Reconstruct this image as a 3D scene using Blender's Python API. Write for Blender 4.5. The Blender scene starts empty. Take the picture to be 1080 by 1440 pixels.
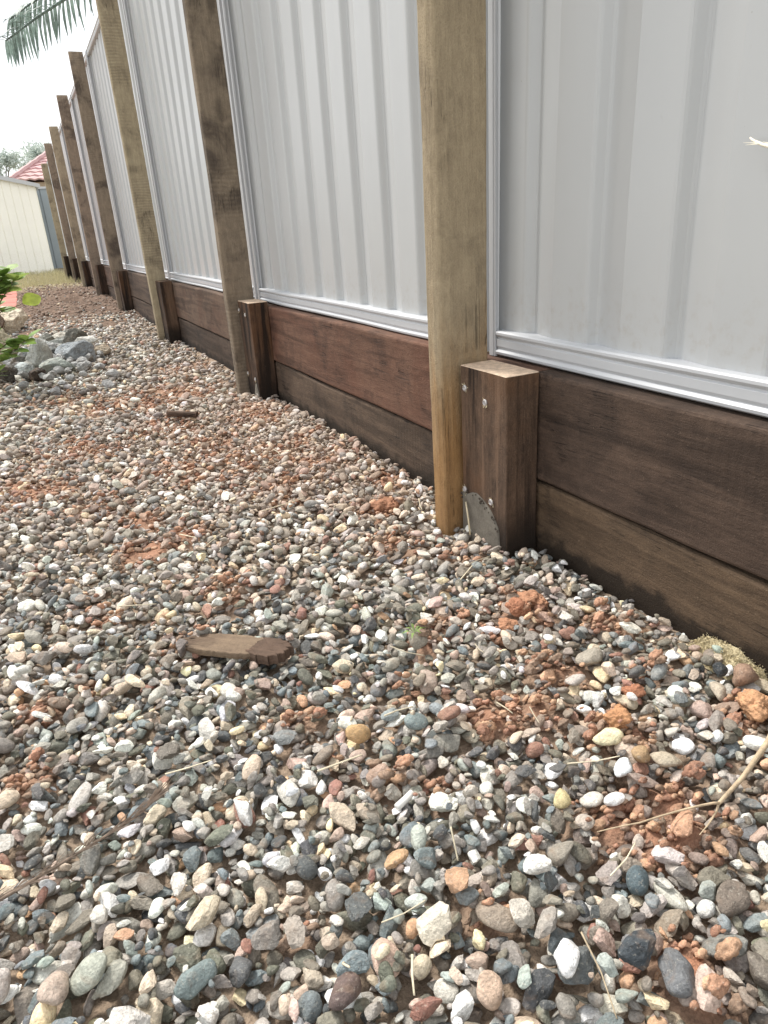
import bpy, bmesh, math, random
import numpy as np
from mathutils import Vector, Matrix, noise as mnoise

random.seed(7)
rng = np.random.default_rng(11)
S = bpy.context.scene
COL = S.collection
rad = math.radians

# ------------------------------------------------------------------ camera
F_PX = 992.47
CAM_H = 0.5914
CAM_R = np.array([[0.89759, -0.43659, -0.06106], [0.21782, 0.3188, 0.92245], [0.38327, 0.84128, -0.38125]])
cd = bpy.data.cameras.new("camera")
cam = bpy.data.objects.new("camera", cd)
COL.objects.link(cam)
cd.sensor_fit = 'VERTICAL'
cd.sensor_height = 24.0
cd.lens = F_PX / 1440.0 * 24.0
cd.clip_start = 0.02
cd.clip_end = 400.0
_m = Matrix([list(CAM_R[0]), list(CAM_R[1]), list(-CAM_R[2])]).transposed().to_4x4()
_m.translation = (0, 0, CAM_H)
cam.matrix_world = _m
S.camera = cam
S.render.resolution_x, S.render.resolution_y = 768, 1024

# ------------------------------------------------------------------ sky, sun, exposure
SUN_EL, SUN_AZ = rad(56), rad(-18)          # azimuth from +Y, negative towards -X
w = bpy.data.worlds.new("World")
S.world = w
w.use_nodes = True
nt = w.node_tree
nt.nodes.clear()
o_ = nt.nodes.new("ShaderNodeOutputWorld")
bg = nt.nodes.new("ShaderNodeBackground")
sky = nt.nodes.new("ShaderNodeTexSky")
sky.sky_type = 'NISHITA'
sky.sun_disc = False
sky.sun_elevation = SUN_EL
sky.sun_rotation = SUN_AZ
sky.dust_density = 4.0
mixw = nt.nodes.new("ShaderNodeMix")        # thin bright overcast in front of the blue
mixw.data_type = 'RGBA'
mixw.inputs[0].default_value = 0.88
mixw.inputs[7].default_value = (9.0, 9.2, 9.4, 1)
nt.links.new(sky.outputs[0], mixw.inputs[6])
nt.links.new(mixw.outputs[2], bg.inputs[0])
bg.inputs[1].default_value = 0.118
nt.links.new(bg.outputs[0], o_.inputs[0])
sd = bpy.data.lights.new("sun", 'SUN')
sd.energy = 3.2
sd.angle = rad(13)
sd.color = (1.0, 0.955, 0.89)
sun = bpy.data.objects.new("sun", sd)
COL.objects.link(sun)
_dir = Vector((math.sin(SUN_AZ) * math.cos(SUN_EL), math.cos(SUN_AZ) * math.cos(SUN_EL), math.sin(SUN_EL)))
sun.rotation_euler = _dir.to_track_quat('Z', 'Y').to_euler()
sun.location = (-3, 5, 8)
S.view_settings.view_transform = 'Standard'
S.view_settings.look = 'None'
S.view_settings.exposure = 0.46
S.view_settings.gamma = 1.0
S.view_settings.use_curve_mapping = False
S.render.engine = 'CYCLES'
S.cycles.max_bounces = 6


# ------------------------------------------------------------------ helpers
def lin(r, g, b, k=1.0):
    f = lambda c: ((c / 255 + 0.055) / 1.055) ** 2.4 if c > 10 else c / 255 / 12.92
    return (f(r) * k, f(g) * k, f(b) * k, 1.0)


def tag(o, label=None, cat=None, group=None, kind=None):
    if label: o['label'] = label
    if cat: o['category'] = cat
    if group: o['group'] = group
    if kind: o['kind'] = kind
    return o


def link(name, me, mat=None, parent=None, loc=None):
    if mat is not None and not me.materials: me.materials.append(mat)
    o = bpy.data.objects.new(name, me)
    COL.objects.link(o)
    if parent is not None: o.parent = parent
    if loc is not None: o.location = loc
    return o


def empty(name, loc=(0, 0, 0)):
    o = bpy.data.objects.new(name, None)
    o.empty_display_size = 0.1
    COL.objects.link(o)
    o.location = loc
    return o


def mesh_of(name, verts, faces, smooth=False):
    me = bpy.data.meshes.new(name)
    me.from_pydata([tuple(v) for v in verts], [], faces)
    if smooth: me.polygons.foreach_set('use_smooth', [True] * len(me.polygons))
    me.update()
    return me


def sweep(rings, cap=True, closed=True):
    """rings: list of equally long lists of points -> verts, faces"""
    n = len(rings[0])
    v = [p for r in rings for p in r]
    f = []
    for i in range(len(rings) - 1):
        for j in range(n if closed else n - 1):
            a, b = i * n + j, i * n + (j + 1) % n
            f.append((a, b, b + n, a + n))
    if cap and closed:
        f.append(tuple(reversed(range(n))))
        f.append(tuple(range((len(rings) - 1) * n, len(rings) * n)))
    return v, f


def tube(points, r, k=6, taper=1.0):
    pts = [Vector(p) for p in points]
    rings = []
    for i, p in enumerate(pts):
        t = (pts[min(i + 1, len(pts) - 1)] - pts[max(i - 1, 0)]).normalized()
        u = t.cross(Vector((0, 0, 1)))
        if u.length < 1e-3: u = Vector((1, 0, 0))
        u.normalize()
        q = t.cross(u)
        rr = r * (1 + (taper - 1) * i / max(1, len(pts) - 1))
        rings.append([p + (u * math.cos(a) + q * math.sin(a)) * rr for a in [2 * math.pi * j / k for j in range(k)]])
    return sweep(rings)


class MB:
    def __init__(self): self.v, self.f = [], []

    def add(self, vf):
        n = len(self.v)
        self.v += [tuple(p) for p in vf[0]]
        self.f += [tuple(i + n for i in q) for q in vf[1]]
        return self

    def build(self, name, mat, parent=None, loc=None, smooth=False):
        return link(name, mesh_of(name, self.v, self.f, smooth), mat, parent, loc)


def box(x0, x1, y0, y1, z0, z1):
    v = [(x, y, z) for x in (x0, x1) for y in (y0, y1) for z in (z0, z1)]
    return v, [(0, 1, 3, 2), (4, 6, 7, 5), (0, 4, 5, 1), (2, 3, 7, 6), (0, 2, 6, 4), (1, 5, 7, 3)]


def beam(sx, sy, length, seg, ch=0.004, amp=0.0015, axis='z', seed=0.0, wane=None):
    """sawn timber: rounded rectangle swept along its length, a little uneven. local frame: cross-section from 0 to sx, 0 to sy."""
    def line(a, b, n): return [(a[0] + (b[0] - a[0]) * t / n, a[1] + (b[1] - a[1]) * t / n) for t in range(n)]
    c = ch
    prof = []
    corners = [((c, 0), (sx - c, 0)), ((sx, c), (sx, sy - c)), ((sx - c, sy), (c, sy)), ((0, sy - c), (0, c))]
    cpts = [(0, 0), (sx, 0), (sx, sy), (0, sy)]
    nn = 5
    for i, (a, b) in enumerate(corners):
        prof += line(a, b, nn) + [b]
        nx = corners[(i + 1) % 4][0]
        cp = cpts[(i + 1) % 4]
        m = ((b[0] + nx[0]) / 2 * 0.6 + cp[0] * 0.4, (b[1] + nx[1]) / 2 * 0.6 + cp[1] * 0.4)
        prof.append(m)
    rings = []
    for i in range(seg + 1):
        t = length * i / seg
        r = []
        for (x, y) in prof:
            q = Vector((x * 9 + seed, y * 9 - seed, t * 2.2 + seed * 3))
            q2 = Vector((x * 50 + seed, y * 50, t * 12))
            d = amp
            dx = mnoise.noise(q) * d * 1.6 + mnoise.noise(q2) * d * 0.5
            dy = mnoise.noise(q + Vector((31, 7, 3))) * d * 1.6 + mnoise.noise(q2 + Vector((3, 9, 1))) * d * 0.5
            X, Y = x + dx, y + dy
            if wane:                                    # a bark-side corner worn round at corner (0, 0)
                kx = max(0, 1 - x / wane) * max(0, 1 - y / wane)
                kk = kx * wane * 0.32 * (0.6 + 0.6 * mnoise.noise(Vector((seed, 2, t * 3))))
                X += kk; Y += kk
            r.append((X, Y, t) if axis == 'z' else (X, t, Y))
        rings.append(r)
    v, f = sweep(rings)
    if axis == 'y': f = [tuple(reversed(q)) for q in f]
    return v, f


# ------------------------------------------------------------------ materials
def new_mat(name):
    m = bpy.data.materials.new(name)
    m.use_nodes = True
    n = m.node_tree
    n.nodes.clear()
    out = n.nodes.new("ShaderNodeOutputMaterial")
    b = n.nodes.new("ShaderNodeBsdfPrincipled")
    n.links.new(b.outputs[0], out.inputs[0])
    return m, n, b


class NT:
    def __init__(self, n): self.n, self.l = n, n.links

    def node(self, t, **kw):
        x = self.n.nodes.new(t)
        for k, v in kw.items(): setattr(x, k, v)
        return x

    def put(self, sock, v):
        if v is None: return
        if isinstance(v, bpy.types.NodeSocket): self.l.new(v, sock)
        else: sock.default_value = v

    def noise(self, vec, scale, detail=4, rough=0.55, dist=0.0):
        x = self.node("ShaderNodeTexNoise")
        self.put(x.inputs['Vector'], vec)
        x.inputs['Scale'].default_value = scale
        x.inputs['Detail'].default_value = detail
        x.inputs['Roughness'].default_value = rough
        x.inputs['Distortion'].default_value = dist
        return x.outputs['Fac']

    def ramp(self, fac, stops, interp='LINEAR'):
        x = self.node("ShaderNodeValToRGB")
        e = x.color_ramp
        e.interpolation = interp
        while len(e.elements) < len(stops): e.elements.new(0.5)
        for el, (p, c) in zip(e.elements, stops):
            el.position = p
            el.color = c if len(c) == 4 else (*c, 1)
        self.put(x.inputs[0], fac)
        return x.outputs[0]

    def step(self, fac, a, b):
        x = self.node("ShaderNodeMapRange", interpolation_type='SMOOTHSTEP')
        self.put(x.inputs[0], fac)
        x.inputs[1].default_value, x.inputs[2].default_value = a, b
        return x.outputs[0]

    def mix(self, fac, a, b, mode='MIX'):
        x = self.node("ShaderNodeMix", data_type='RGBA', blend_type=mode)
        self.put(x.inputs[0], fac); self.put(x.inputs[6], a); self.put(x.inputs[7], b)
        return x.outputs[2]

    def math(self, op, a, b=None, c=None):
        x = self.node("ShaderNodeMath", operation=op)
        self.put(x.inputs[0], a); self.put(x.inputs[1], b); self.put(x.inputs[2], c)
        return x.outputs[0]

    def mapping(self, vec, scale, loc=None):
        x = self.node("ShaderNodeMapping")
        self.put(x.inputs[0], vec)
        self.put(x.inputs['Scale'], scale)
        if loc is not None: self.put(x.inputs['Location'], loc)
        return x.outputs[0]

    def bump(self, h, dist, strength=1.0, normal=None):
        x = self.node("ShaderNodeBump")
        x.inputs['Strength'].default_value = strength
        x.inputs['Distance'].default_value = dist
        self.put(x.inputs['Height'], h)
        if normal is not None: self.put(x.inputs['Normal'], normal)
        return x.outputs[0]


def grey(v): return (v, v, v, 1)


def wood_mat(name, dark, light, stain, axis, rough=0.85, speck=0.0, saw=0.0, blotch=0.5, red=None, knots=0.0, base_stain=None, contrast=1.0, streak=0.0, foot=None):
    m, n, b = new_mat(name)
    t = NT(n)
    tc = t.node("ShaderNodeTexCoord").outputs['Object']
    oi = t.node("ShaderNodeObjectInfo")
    off = t.node("ShaderNodeCombineXYZ")
    for i, k in enumerate((13.0, 29.0, 57.0)): t.put(off.inputs[i], t.math('MULTIPLY', oi.outputs['Random'], k))
    vadd = t.node("ShaderNodeVectorMath", operation='ADD')
    t.put(vadd.inputs[0], tc); t.put(vadd.inputs[1], off.outputs[0])
    p = vadd.outputs[0]
    along, across = 3.6, 36.0
    sc = (across, across, along) if axis == 'z' else (across, along, across)
    grain = t.noise(t.mapping(p, sc), 1.6, 6, 0.62, 0.9)
    fine = t.noise(t.mapping(p, tuple(s * 4.5 for s in sc)), 1.8, 4, 0.6, 0.3)
    big = t.noise(p, 5.5, 5, 0.62, 0.6)
    mid = t.noise(p, 21.0, 5, 0.65, 0.4)
    mott = t.noise(t.mapping(p, (1, 1, 0.55) if axis == 'z' else (1, 0.55, 1)), 62, 9, 0.72, 0.4)
    fuzz = t.noise(p, 330, 4, 0.65)
    g = t.math('ADD', t.math('MULTIPLY', grain, 0.28), t.math('ADD', t.math('MULTIPLY', fine, 0.18), t.math('ADD', t.math('MULTIPLY', mott, 0.30), t.math('MULTIPLY', fuzz, 0.24))))
    g = t.math('ADD', t.math('MULTIPLY', t.math('SUBTRACT', g, 0.5), 2.7 * contrast), 0.5)
    c = t.mix(g, dark, light)
    if red is not None:
        c = t.mix(t.step(t.noise(p, 3.2, 4, 0.6, 0.5), 0.42, 0.66), c, t.mix(g, red, tuple(min(1, x * 1.75) for x in red[:3]) + (1,)))
    c = t.mix(t.math('MULTIPLY', t.step(big, 0.46, 0.72), blotch), c, stain)
    c = t.mix(t.math('MULTIPLY', t.step(mid, 0.55, 0.74), blotch * 0.55), c, stain)
    c = t.mix(t.math('MULTIPLY', t.step(t.math('SUBTRACT', 1.0, mid), 0.54, 0.75), 0.45), c, light)
    h = t.math('ADD', t.math('MULTIPLY', grain, 0.45), t.math('ADD', t.math('MULTIPLY', fine, 0.35), t.math('ADD', t.math('MULTIPLY', mott, 0.6), t.math('MULTIPLY', fuzz, 0.6))))
    if saw > 0:
        sx = t.node("ShaderNodeSeparateXYZ"); t.put(sx.inputs[0], p)
        ax = sx.outputs[2 if axis == 'z' else 1]
        wob = t.math('ADD', t.math('MULTIPLY', ax, 430.0), t.math('MULTIPLY', t.noise(p, 9, 3), 9.0))
        sw = t.math('MULTIPLY', t.math('ADD', t.math('SINE', wob), 1.0), 0.5)
        sm = t.math('MULTIPLY', t.step(t.noise(p, 4.0, 3, 0.5), 0.46, 0.62), sw)
        c = t.mix(t.math('MULTIPLY', sm, saw), c, tuple(x * 0.6 for x in dark[:3]) + (1,))
        h = t.math('SUBTRACT', h, t.math('MULTIPLY', sm, min(0.45, saw * 1.2)))
    if knots > 0:
        vo = t.node("ShaderNodeTexVoronoi", feature='F1')
        t.put(vo.inputs['Vector'], t.mapping(p, (6.5, 6.5, 2.6) if axis == 'z' else (6.5, 2.6, 6.5)))
        vo.inputs['Scale'].default_value = 1.0
        kd = vo.outputs['Distance']
        kn = t.step(t.math('ADD', kd, t.math('MULTIPLY', mid, 0.12)), 0.22, 0.12)
        c = t.mix(t.math('MULTIPLY', kn, knots), c, tuple(x * 0.35 for x in dark[:3]) + (1,))
    if foot is not None:                                 # freshly stripped orange timber at the foot of this post
        fz = t.node("ShaderNodeSeparateXYZ"); t.put(fz.inputs[0], t.node("ShaderNodeNewGeometry").outputs['Position'])
        fe = t.math('ADD', fz.outputs[2], t.math('MULTIPLY', t.math('SUBTRACT', t.noise(t.mapping(p, (22, 22, 2.5)), 1.0, 5, 0.6), 0.5), 0.55))
        c = t.mix(t.math('MULTIPLY', t.step(fe, foot[1], foot[0]), 0.8), c, t.mix(g, foot[2], foot[3]))
    if streak > 0:
        sv_ = t.noise(t.mapping(p, (26, 26, 1.3) if axis == 'z' else (9, 1.6, 26)), 1.0, 5, 0.6, 0.6)
        c = t.mix(t.math('MULTIPLY', t.step(sv_, 0.46, 0.62), streak), c, tuple(x * 0.5 for x in dark[:3]) + (1,))
        c = t.mix(t.math('MULTIPLY', t.step(sv_, 0.42, 0.30), streak * 0.6), c, tuple(min(1, x * 1.15) for x in light[:3]) + (1,))
    # long drying cracks
    cr = t.noise(t.mapping(p, tuple(s * (1.5 if s > 5 else 0.55) for s in sc)), 1.0, 3, 0.5, 1.2)
    crk = t.step(t.math('ABSOLUTE', t.math('SUBTRACT', cr, 0.5)), 0.012, 0.0)
    crk = t.math('MULTIPLY', crk, t.step(big, 0.5, 0.62))
    c = t.mix(t.math('MULTIPLY', crk, 0.75), c, tuple(x * 0.3 for x in dark[:3]) + (1,))
    h = t.math('SUBTRACT', h, t.math('MULTIPLY', crk, 0.9))
    if speck > 0:
        s1 = t.step(t.noise(t.mapping(p, (1, 1, 0.7)), 640, 2, 0.5), 0.69, 0.75)
        s2 = t.step(t.noise(t.mapping(p, (1, 1, 0.4)), 300, 3, 0.6), 0.68, 0.75)
        c = t.mix(t.math('MULTIPLY', t.math('MAXIMUM', s1, s2), speck), c, lin(176, 160, 140))
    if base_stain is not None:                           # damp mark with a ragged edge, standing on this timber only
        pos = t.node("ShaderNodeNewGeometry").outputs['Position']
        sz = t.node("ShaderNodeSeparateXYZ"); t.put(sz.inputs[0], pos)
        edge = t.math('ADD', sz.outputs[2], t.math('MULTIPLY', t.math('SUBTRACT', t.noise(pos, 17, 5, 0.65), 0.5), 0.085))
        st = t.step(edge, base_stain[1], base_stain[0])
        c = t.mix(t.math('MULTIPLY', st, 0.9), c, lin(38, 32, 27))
    pt = t.step(t.node("ShaderNodeNewGeometry").outputs['Pointiness'], 0.52, 0.60)      # rubbed arrises
    c = t.mix(t.math('MULTIPLY', t.math('MULTIPLY', pt, t.step(mott, 0.38, 0.58)), 0.5), c, tuple(min(1, x * 1.5) for x in light[:3]) + (1,))
    c = t.mix(1.0, c, oi.outputs['Color'], 'MULTIPLY')
    t.put(b.inputs['Base Color'], c)
    b.inputs['Roughness'].default_value = rough
    b.inputs['Specular IOR Level'].default_value = 0.25
    t.put(b.inputs['Normal'], t.bump(h, 0.003, 0.9))
    return m


def simple_mat(name, col, rough=0.7, var=0.15, scale=30.0, bump=0.0, bscale=120.0, metal=0.0, spec=0.4, use_color=False, coat=0.0):
    m, n, b = new_mat(name)
    t = NT(n)
    pos = t.node("ShaderNodeNewGeometry").outputs['Position']
    f = t.noise(pos, scale, 5, 0.6)
    f2 = t.noise(pos, scale * 7, 3, 0.6)
    k = t.math('ADD', t.math('MULTIPLY', f, 0.65), t.math('MULTIPLY', f2, 0.35))
    c = t.mix(t.step(k, 0.3, 0.7), tuple(x * (1 - var) for x in col[:3]) + (1,), tuple(min(1, x * (1 + var)) for x in col[:3]) + (1,))
    if use_color: c = t.mix(1.0, c, t.node("ShaderNodeObjectInfo").outputs['Color'], 'MULTIPLY')
    t.put(b.inputs['Base Color'], c)
    b.inputs['Roughness'].default_value = rough
    b.inputs['Metallic'].default_value = metal
    b.inputs['Specular IOR Level'].default_value = spec
    if bump > 0: t.put(b.inputs['Normal'], t.bump(t.noise(pos, bscale, 5, 0.65), bump, 1.0))
    return m


def stone_mat(name, source, q=1.0):
    m, n, b = new_mat(name)
    t = NT(n)
    pos = t.node("ShaderNodeNewGeometry").outputs['Position']
    if source == 'attr':
        a = t.node("ShaderNodeAttribute", attribute_name="tint", attribute_type='GEOMETRY')
        c, al = a.outputs['Color'], a.outputs['Alpha']
    else:
        a = t.node("ShaderNodeObjectInfo")
        c, al = a.outputs['Color'], a.outputs['Alpha']
    n1 = t.noise(pos, 110 * q, 6, 0.65, 0.5)
    n2 = t.noise(pos, 420 * q, 4, 0.6)
    n3 = t.noise(pos, 42 * q, 4, 0.55, 1.0)
    k = t.math('ADD', t.math('MULTIPLY', n1, 0.55), t.math('MULTIPLY', n2, 0.45))
    v = t.math('ADD', t.math('MULTIPLY', t.math('SUBTRACT', k, 0.5), 2.6), 1.0)
    vv = t.node("ShaderNodeCombineXYZ")
    for i in range(3): t.put(vv.inputs[i], v)
    c2 = t.mix(1.0, c, vv.outputs[0], 'MULTIPLY')
    # pale mineral flecks, and brown dust in the seams
    fl = t.step(t.noise(pos, 300 * q, 4, 0.65), 0.57, 0.66)
    c2 = t.mix(t.math('MULTIPLY', fl, 0.28), c2, lin(205, 198, 184))
    dk = t.step(t.noise(pos, 390 * q, 4, 0.65), 0.57, 0.68)
    c2 = t.mix(t.math('MULTIPLY', dk, 0.30), c2, lin(62, 58, 54))
    c2 = t.mix(t.math('MULTIPLY', t.step(n3, 0.5, 0.7), 0.28), c2, lin(150, 122, 98))
    t.put(b.inputs['Base Color'], c2)
    t.put(b.inputs['Roughness'], t.math('ADD', 0.52, t.math('MULTIPLY', n1, 0.4)))
    b.inputs['Specular IOR Level'].default_value = 0.35
    hb = t.math('ADD', t.math('MULTIPLY', n1, 0.7), t.math('MULTIPLY', n2, 0.35))
    t.put(b.inputs['Normal'], t.bump(hb, 0.0045 / q, 0.95))
    return m


M = {}
M['post'] = wood_mat("weathered_post_wood", lin(122, 111, 94), lin(184, 172, 147), lin(108, 98, 84), 'z', saw=0.28, blotch=0.7, knots=0.5)
M['post_ochre'] = wood_mat("ochre_post_wood", lin(128, 115, 96), lin(186, 170, 143), lin(112, 101, 85), 'z', saw=0.0, blotch=0.6, knots=0.2, foot=(0.10, 0.42, lin(120, 86, 52), lin(182, 138, 84)))
M['post_grey'] = wood_mat("grey_blotched_post_wood", lin(94, 84, 74), lin(154, 140, 120), lin(70, 62, 56), 'z', saw=0.2, blotch=0.85, knots=0.6)
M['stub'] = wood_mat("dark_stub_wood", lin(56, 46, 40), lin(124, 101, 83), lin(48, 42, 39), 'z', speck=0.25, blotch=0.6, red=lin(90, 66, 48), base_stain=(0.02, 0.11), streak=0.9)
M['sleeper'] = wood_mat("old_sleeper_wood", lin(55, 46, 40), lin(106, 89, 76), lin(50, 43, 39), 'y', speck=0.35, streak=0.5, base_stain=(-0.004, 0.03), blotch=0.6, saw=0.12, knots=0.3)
M['sleeper_red'] = wood_mat("red_sleeper_wood", lin(70, 56, 48), lin(124, 102, 86), lin(64, 53, 46), 'y', speck=0.3, streak=0.5, blotch=0.6, red=lin(82, 62, 51), knots=0.3)
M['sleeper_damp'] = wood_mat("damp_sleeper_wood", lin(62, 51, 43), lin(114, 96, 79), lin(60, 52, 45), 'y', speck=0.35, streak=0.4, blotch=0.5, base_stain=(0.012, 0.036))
M['endgrain'] = simple_mat("end_grain", lin(208, 184, 160), 0.85, 0.3, 60, 0.001, 500)
M['chunk'] = wood_mat("offcut_wood", lin(84, 71, 60), lin(148, 128, 106), lin(80, 64, 54), 'y', blotch=0.7)
M['chunk_dark'] = wood_mat("offcut_dark_wood", lin(64, 52, 45), lin(116, 95, 80), lin(50, 41, 36), 'y', blotch=0.7)
M['cement'] = simple_mat("grey_cement", lin(112, 106, 96), 0.92, 0.25, 40, 0.0012, 260)
M['cement_crumb'] = simple_mat("dark_crumbs", lin(70, 62, 54), 0.95, 0.3, 80, 0.002, 300)
M['galv'] = simple_mat("galvanised_screw", lin(196, 192, 190), 0.45, 0.2, 200, 0.0004, 600, metal=0.6)
M['splint'] = simple_mat("pale_wood_fibre", lin(206, 192, 160), 0.8, 0.2, 90)
M['splinter'] = simple_mat("bleached_stem", lin(238, 232, 214), 0.8, 0.12, 90)
M['straw'] = simple_mat("dry_straw", lin(226, 214, 188), 0.75, 0.25, 60, use_color=True)
M['twig'] = simple_mat("dry_twig", lin(188, 168, 140), 0.85, 0.3, 90, 0.0008, 400)
M['seed'] = simple_mat("dry_seed_head", lin(128, 112, 98), 0.85, 0.35, 70)
M['clod'] = simple_mat("red_clay", lin(180, 138, 112), 0.95, 0.38, 60, 0.006, 140, spec=0.15, use_color=True)
M['sawdust'] = simple_mat("pale_sawdust", lin(232, 216, 176), 0.95, 0.25, 260, 0.006, 520, spec=0.1)
M['stone'] = stone_mat("gravel_stone", 'attr')
M['pebble'] = stone_mat("pebble_stone", 'obj')
M['rock'] = stone_mat("rough_rock", 'obj', 0.24)
M['white'] = simple_mat("white_stub", lin(226, 224, 218), 0.5, 0.06, 60)
M['paver'] = simple_mat("red_paver", lin(184, 118, 104), 0.85, 0.15, 8, 0.002, 180, use_color=True)
M['trim'] = simple_mat("pale_metal_trim", lin(190, 192, 195), 0.38, 0.03, 4, spec=0.5)


def sheet_mat(name, col, rough=0.27):
    m, n, b = new_mat(name)
    t = NT(n)
    pos = t.node("ShaderNodeNewGeometry").outputs['Position']
    d = t.noise(pos, 2.4, 4, 0.6)
    c = t.mix(t.step(d, 0.3, 0.75), tuple(x * 0.95 for x in col[:3]) + (1,), col)
    dots = t.step(t.noise(pos, 190, 2, 0.5), 0.775, 0.80)
    c = t.mix(t.math('MULTIPLY', dots, 0.5), c, lin(120, 108, 92))
    run = t.step(t.noise(t.mapping(pos, (60, 60, 1.2)), 1.0, 3, 0.5), 0.62, 0.8)
    c = t.mix(t.math('MULTIPLY', run, 0.10), c, lin(168, 158, 140))
    mud = t.noise(pos, 55, 6, 0.7)
    sz_ = t.node("ShaderNodeSeparateXYZ"); t.put(sz_.inputs[0], pos)
    low = t.step(t.math('ADD', sz_.outputs[2], t.math('MULTIPLY', mud, -0.16)), 0.42, 0.30)
    c = t.mix(t.math('MULTIPLY', t.math('MULTIPLY', low, t.step(mud, 0.45, 0.7)), 0.22), c, lin(150, 136, 118))
    scf = t.step(t.noise(t.mapping(pos, (40, 40, 9)), 1.0, 5, 0.7, 1.5), 0.66, 0.74)
    c = t.mix(t.math('MULTIPLY', scf, 0.10), c, lin(120, 118, 114))
    t.put(b.inputs['Base Color'], c)
    t.put(b.inputs['Roughness'], t.math('ADD', rough, t.math('MULTIPLY', t.noise(pos, 7, 3), 0.14)))
    b.inputs['Specular IOR Level'].default_value = 0.7
    t.put(b.inputs['Normal'], t.bump(t.noise(t.mapping(pos, (9, 9, 2.2)), 1.0, 2, 0.4), 0.003, 0.35))
    return m


M['sheet'] = sheet_mat("pale_painted_steel", lin(184, 186, 187))
M['shed'] = sheet_mat("cream_painted_steel", lin(252, 250, 240), 0.5)
M['greyfence'] = sheet_mat("blue_grey_painted_steel", lin(150, 160, 166), 0.45)


def soil_mat(name):
    m, n, b = new_mat(name)
    t = NT(n)
    a = t.node("ShaderNodeAttribute", attribute_name="tint", attribute_type='GEOMETRY')
    pos = t.node("ShaderNodeNewGeometry").outputs['Position']
    k = t.math('ADD', t.math('MULTIPLY', t.noise(pos, 38, 6, 0.68), 0.6), t.math('MULTIPLY', t.noise(pos, 240, 4, 0.6), 0.4))
    v = t.math('ADD', t.math('MULTIPLY', t.math('SUBTRACT', k, 0.5), 3.0), 1.0)
    vv = t.node("ShaderNodeCombineXYZ")
    for i in range(3): t.put(vv.inputs[i], v)
    t.put(b.inputs['Base Color'], t.mix(1.0, a.outputs['Color'], vv.outputs[0], 'MULTIPLY'))
    b.inputs['Roughness'].default_value = 0.95
    b.inputs['Specular IOR Level'].default_value = 0.15
    t.put(b.inputs['Normal'], t.bump(k, 0.012, 0.9))
    return m


M['soil'] = soil_mat("crumbly_soil")


def ground_mat():
    m, n, b = new_mat("dry_ground")
    t = NT(n)
    pos = t.node("ShaderNodeNewGeometry").outputs['Position']
    k = t.noise(pos, 0.9, 6, 0.65)
    f = t.noise(pos, 35, 5, 0.65)
    c = t.mix(t.step(k, 0.35, 0.65), lin(132, 118, 96), lin(146, 140, 108))
    c = t.mix(t.math('MULTIPLY', t.step(f, 0.4, 0.7), 0.6), c, lin(108, 96, 78))
    t.put(b.inputs['Base Color'], c)
    b.inputs['Roughness'].default_value = 0.95
    t.put(b.inputs['Normal'], t.bump(f, 0.02, 0.8))
    return m


M['ground'] = ground_mat()


def leaf_mat(name, col, back=0.25):
    m, n, b = new_mat(name)
    t = NT(n)
    oi = t.node("ShaderNodeObjectInfo")
    pos = t.node("ShaderNodeNewGeometry").outputs['Position']
    k = t.noise(pos, 25, 3, 0.6)
    c = t.mix(t.step(k, 0.3, 0.7), tuple(x * 0.75 for x in col[:3]) + (1,), tuple(min(1, x * 1.25) for x in col[:3]) + (1,))
    c = t.mix(1.0, c, oi.outputs['Color'], 'MULTIPLY')
    t.put(b.inputs['Base Color'], c)
    b.inputs['Roughness'].default_value = 0.55
    tr = t.node("ShaderNodeBsdfTranslucent")
    t.put(tr.inputs[0], c)
    mx = t.node("ShaderNodeMixShader")
    mx.inputs[0].default_value = back
    n.links.new(b.outputs[0], mx.inputs[1]); n.links.new(tr.outputs[0], mx.inputs[2])
    n.links.new(mx.outputs[0], [x for x in n.nodes if x.type == 'OUTPUT_MATERIAL'][0].inputs[0])
    return m


M['leaf'] = leaf_mat("shrub_leaf", lin(140, 166, 92), 0.38)
M['palm'] = leaf_mat("palm_leaflet", lin(124, 142, 136), 0.3)
M['gum'] = leaf_mat("far_tree_leaf", lin(186, 196, 188), 0.35)  # paler than the leaves themselves: distance haze is put into this colour
M['blade'] = leaf_mat("grass_blade", lin(188, 180, 142), 0.3)
M['bark'] = simple_mat("bark", lin(112, 98, 82), 0.9, 0.3, 12, 0.01, 40)
M['stem'] = simple_mat("green_stem", lin(110, 104, 70), 0.7, 0.2, 40)
M['rooftile'] = simple_mat("red_roof_tile", lin(200, 164, 162), 0.7, 0.14, 3, 0.0, use_color=True)
M['brick'] = simple_mat("house_render", lin(196, 180, 160), 0.85, 0.1, 2)

# ------------------------------------------------------------------ layout numbers (metres)
AX = 0.77                                     # face of the sleeper wall
ZT = 0.331                                    # its top
PY = [0.9865, 2.5864, 4.4866, 6.5321, 8.4612, 10.4746, 12.3544, 14.70]     # near edges of the stub posts
PH = 1.927                                    # tall posts' height

# ------------------------------------------------------------------ large setting: ground sheet, far fence, shed, house, trees
gv = [(-90, -60, -0.055), (90, -60, -0.055), (90, 160, -0.055), (-90, 160, -0.055)]
g = link("ground", mesh_of("ground", gv, [(0, 1, 2, 3)]), M['ground'])
tag(g, "dry bare ground round the gravel path", kind='structure')

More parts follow.
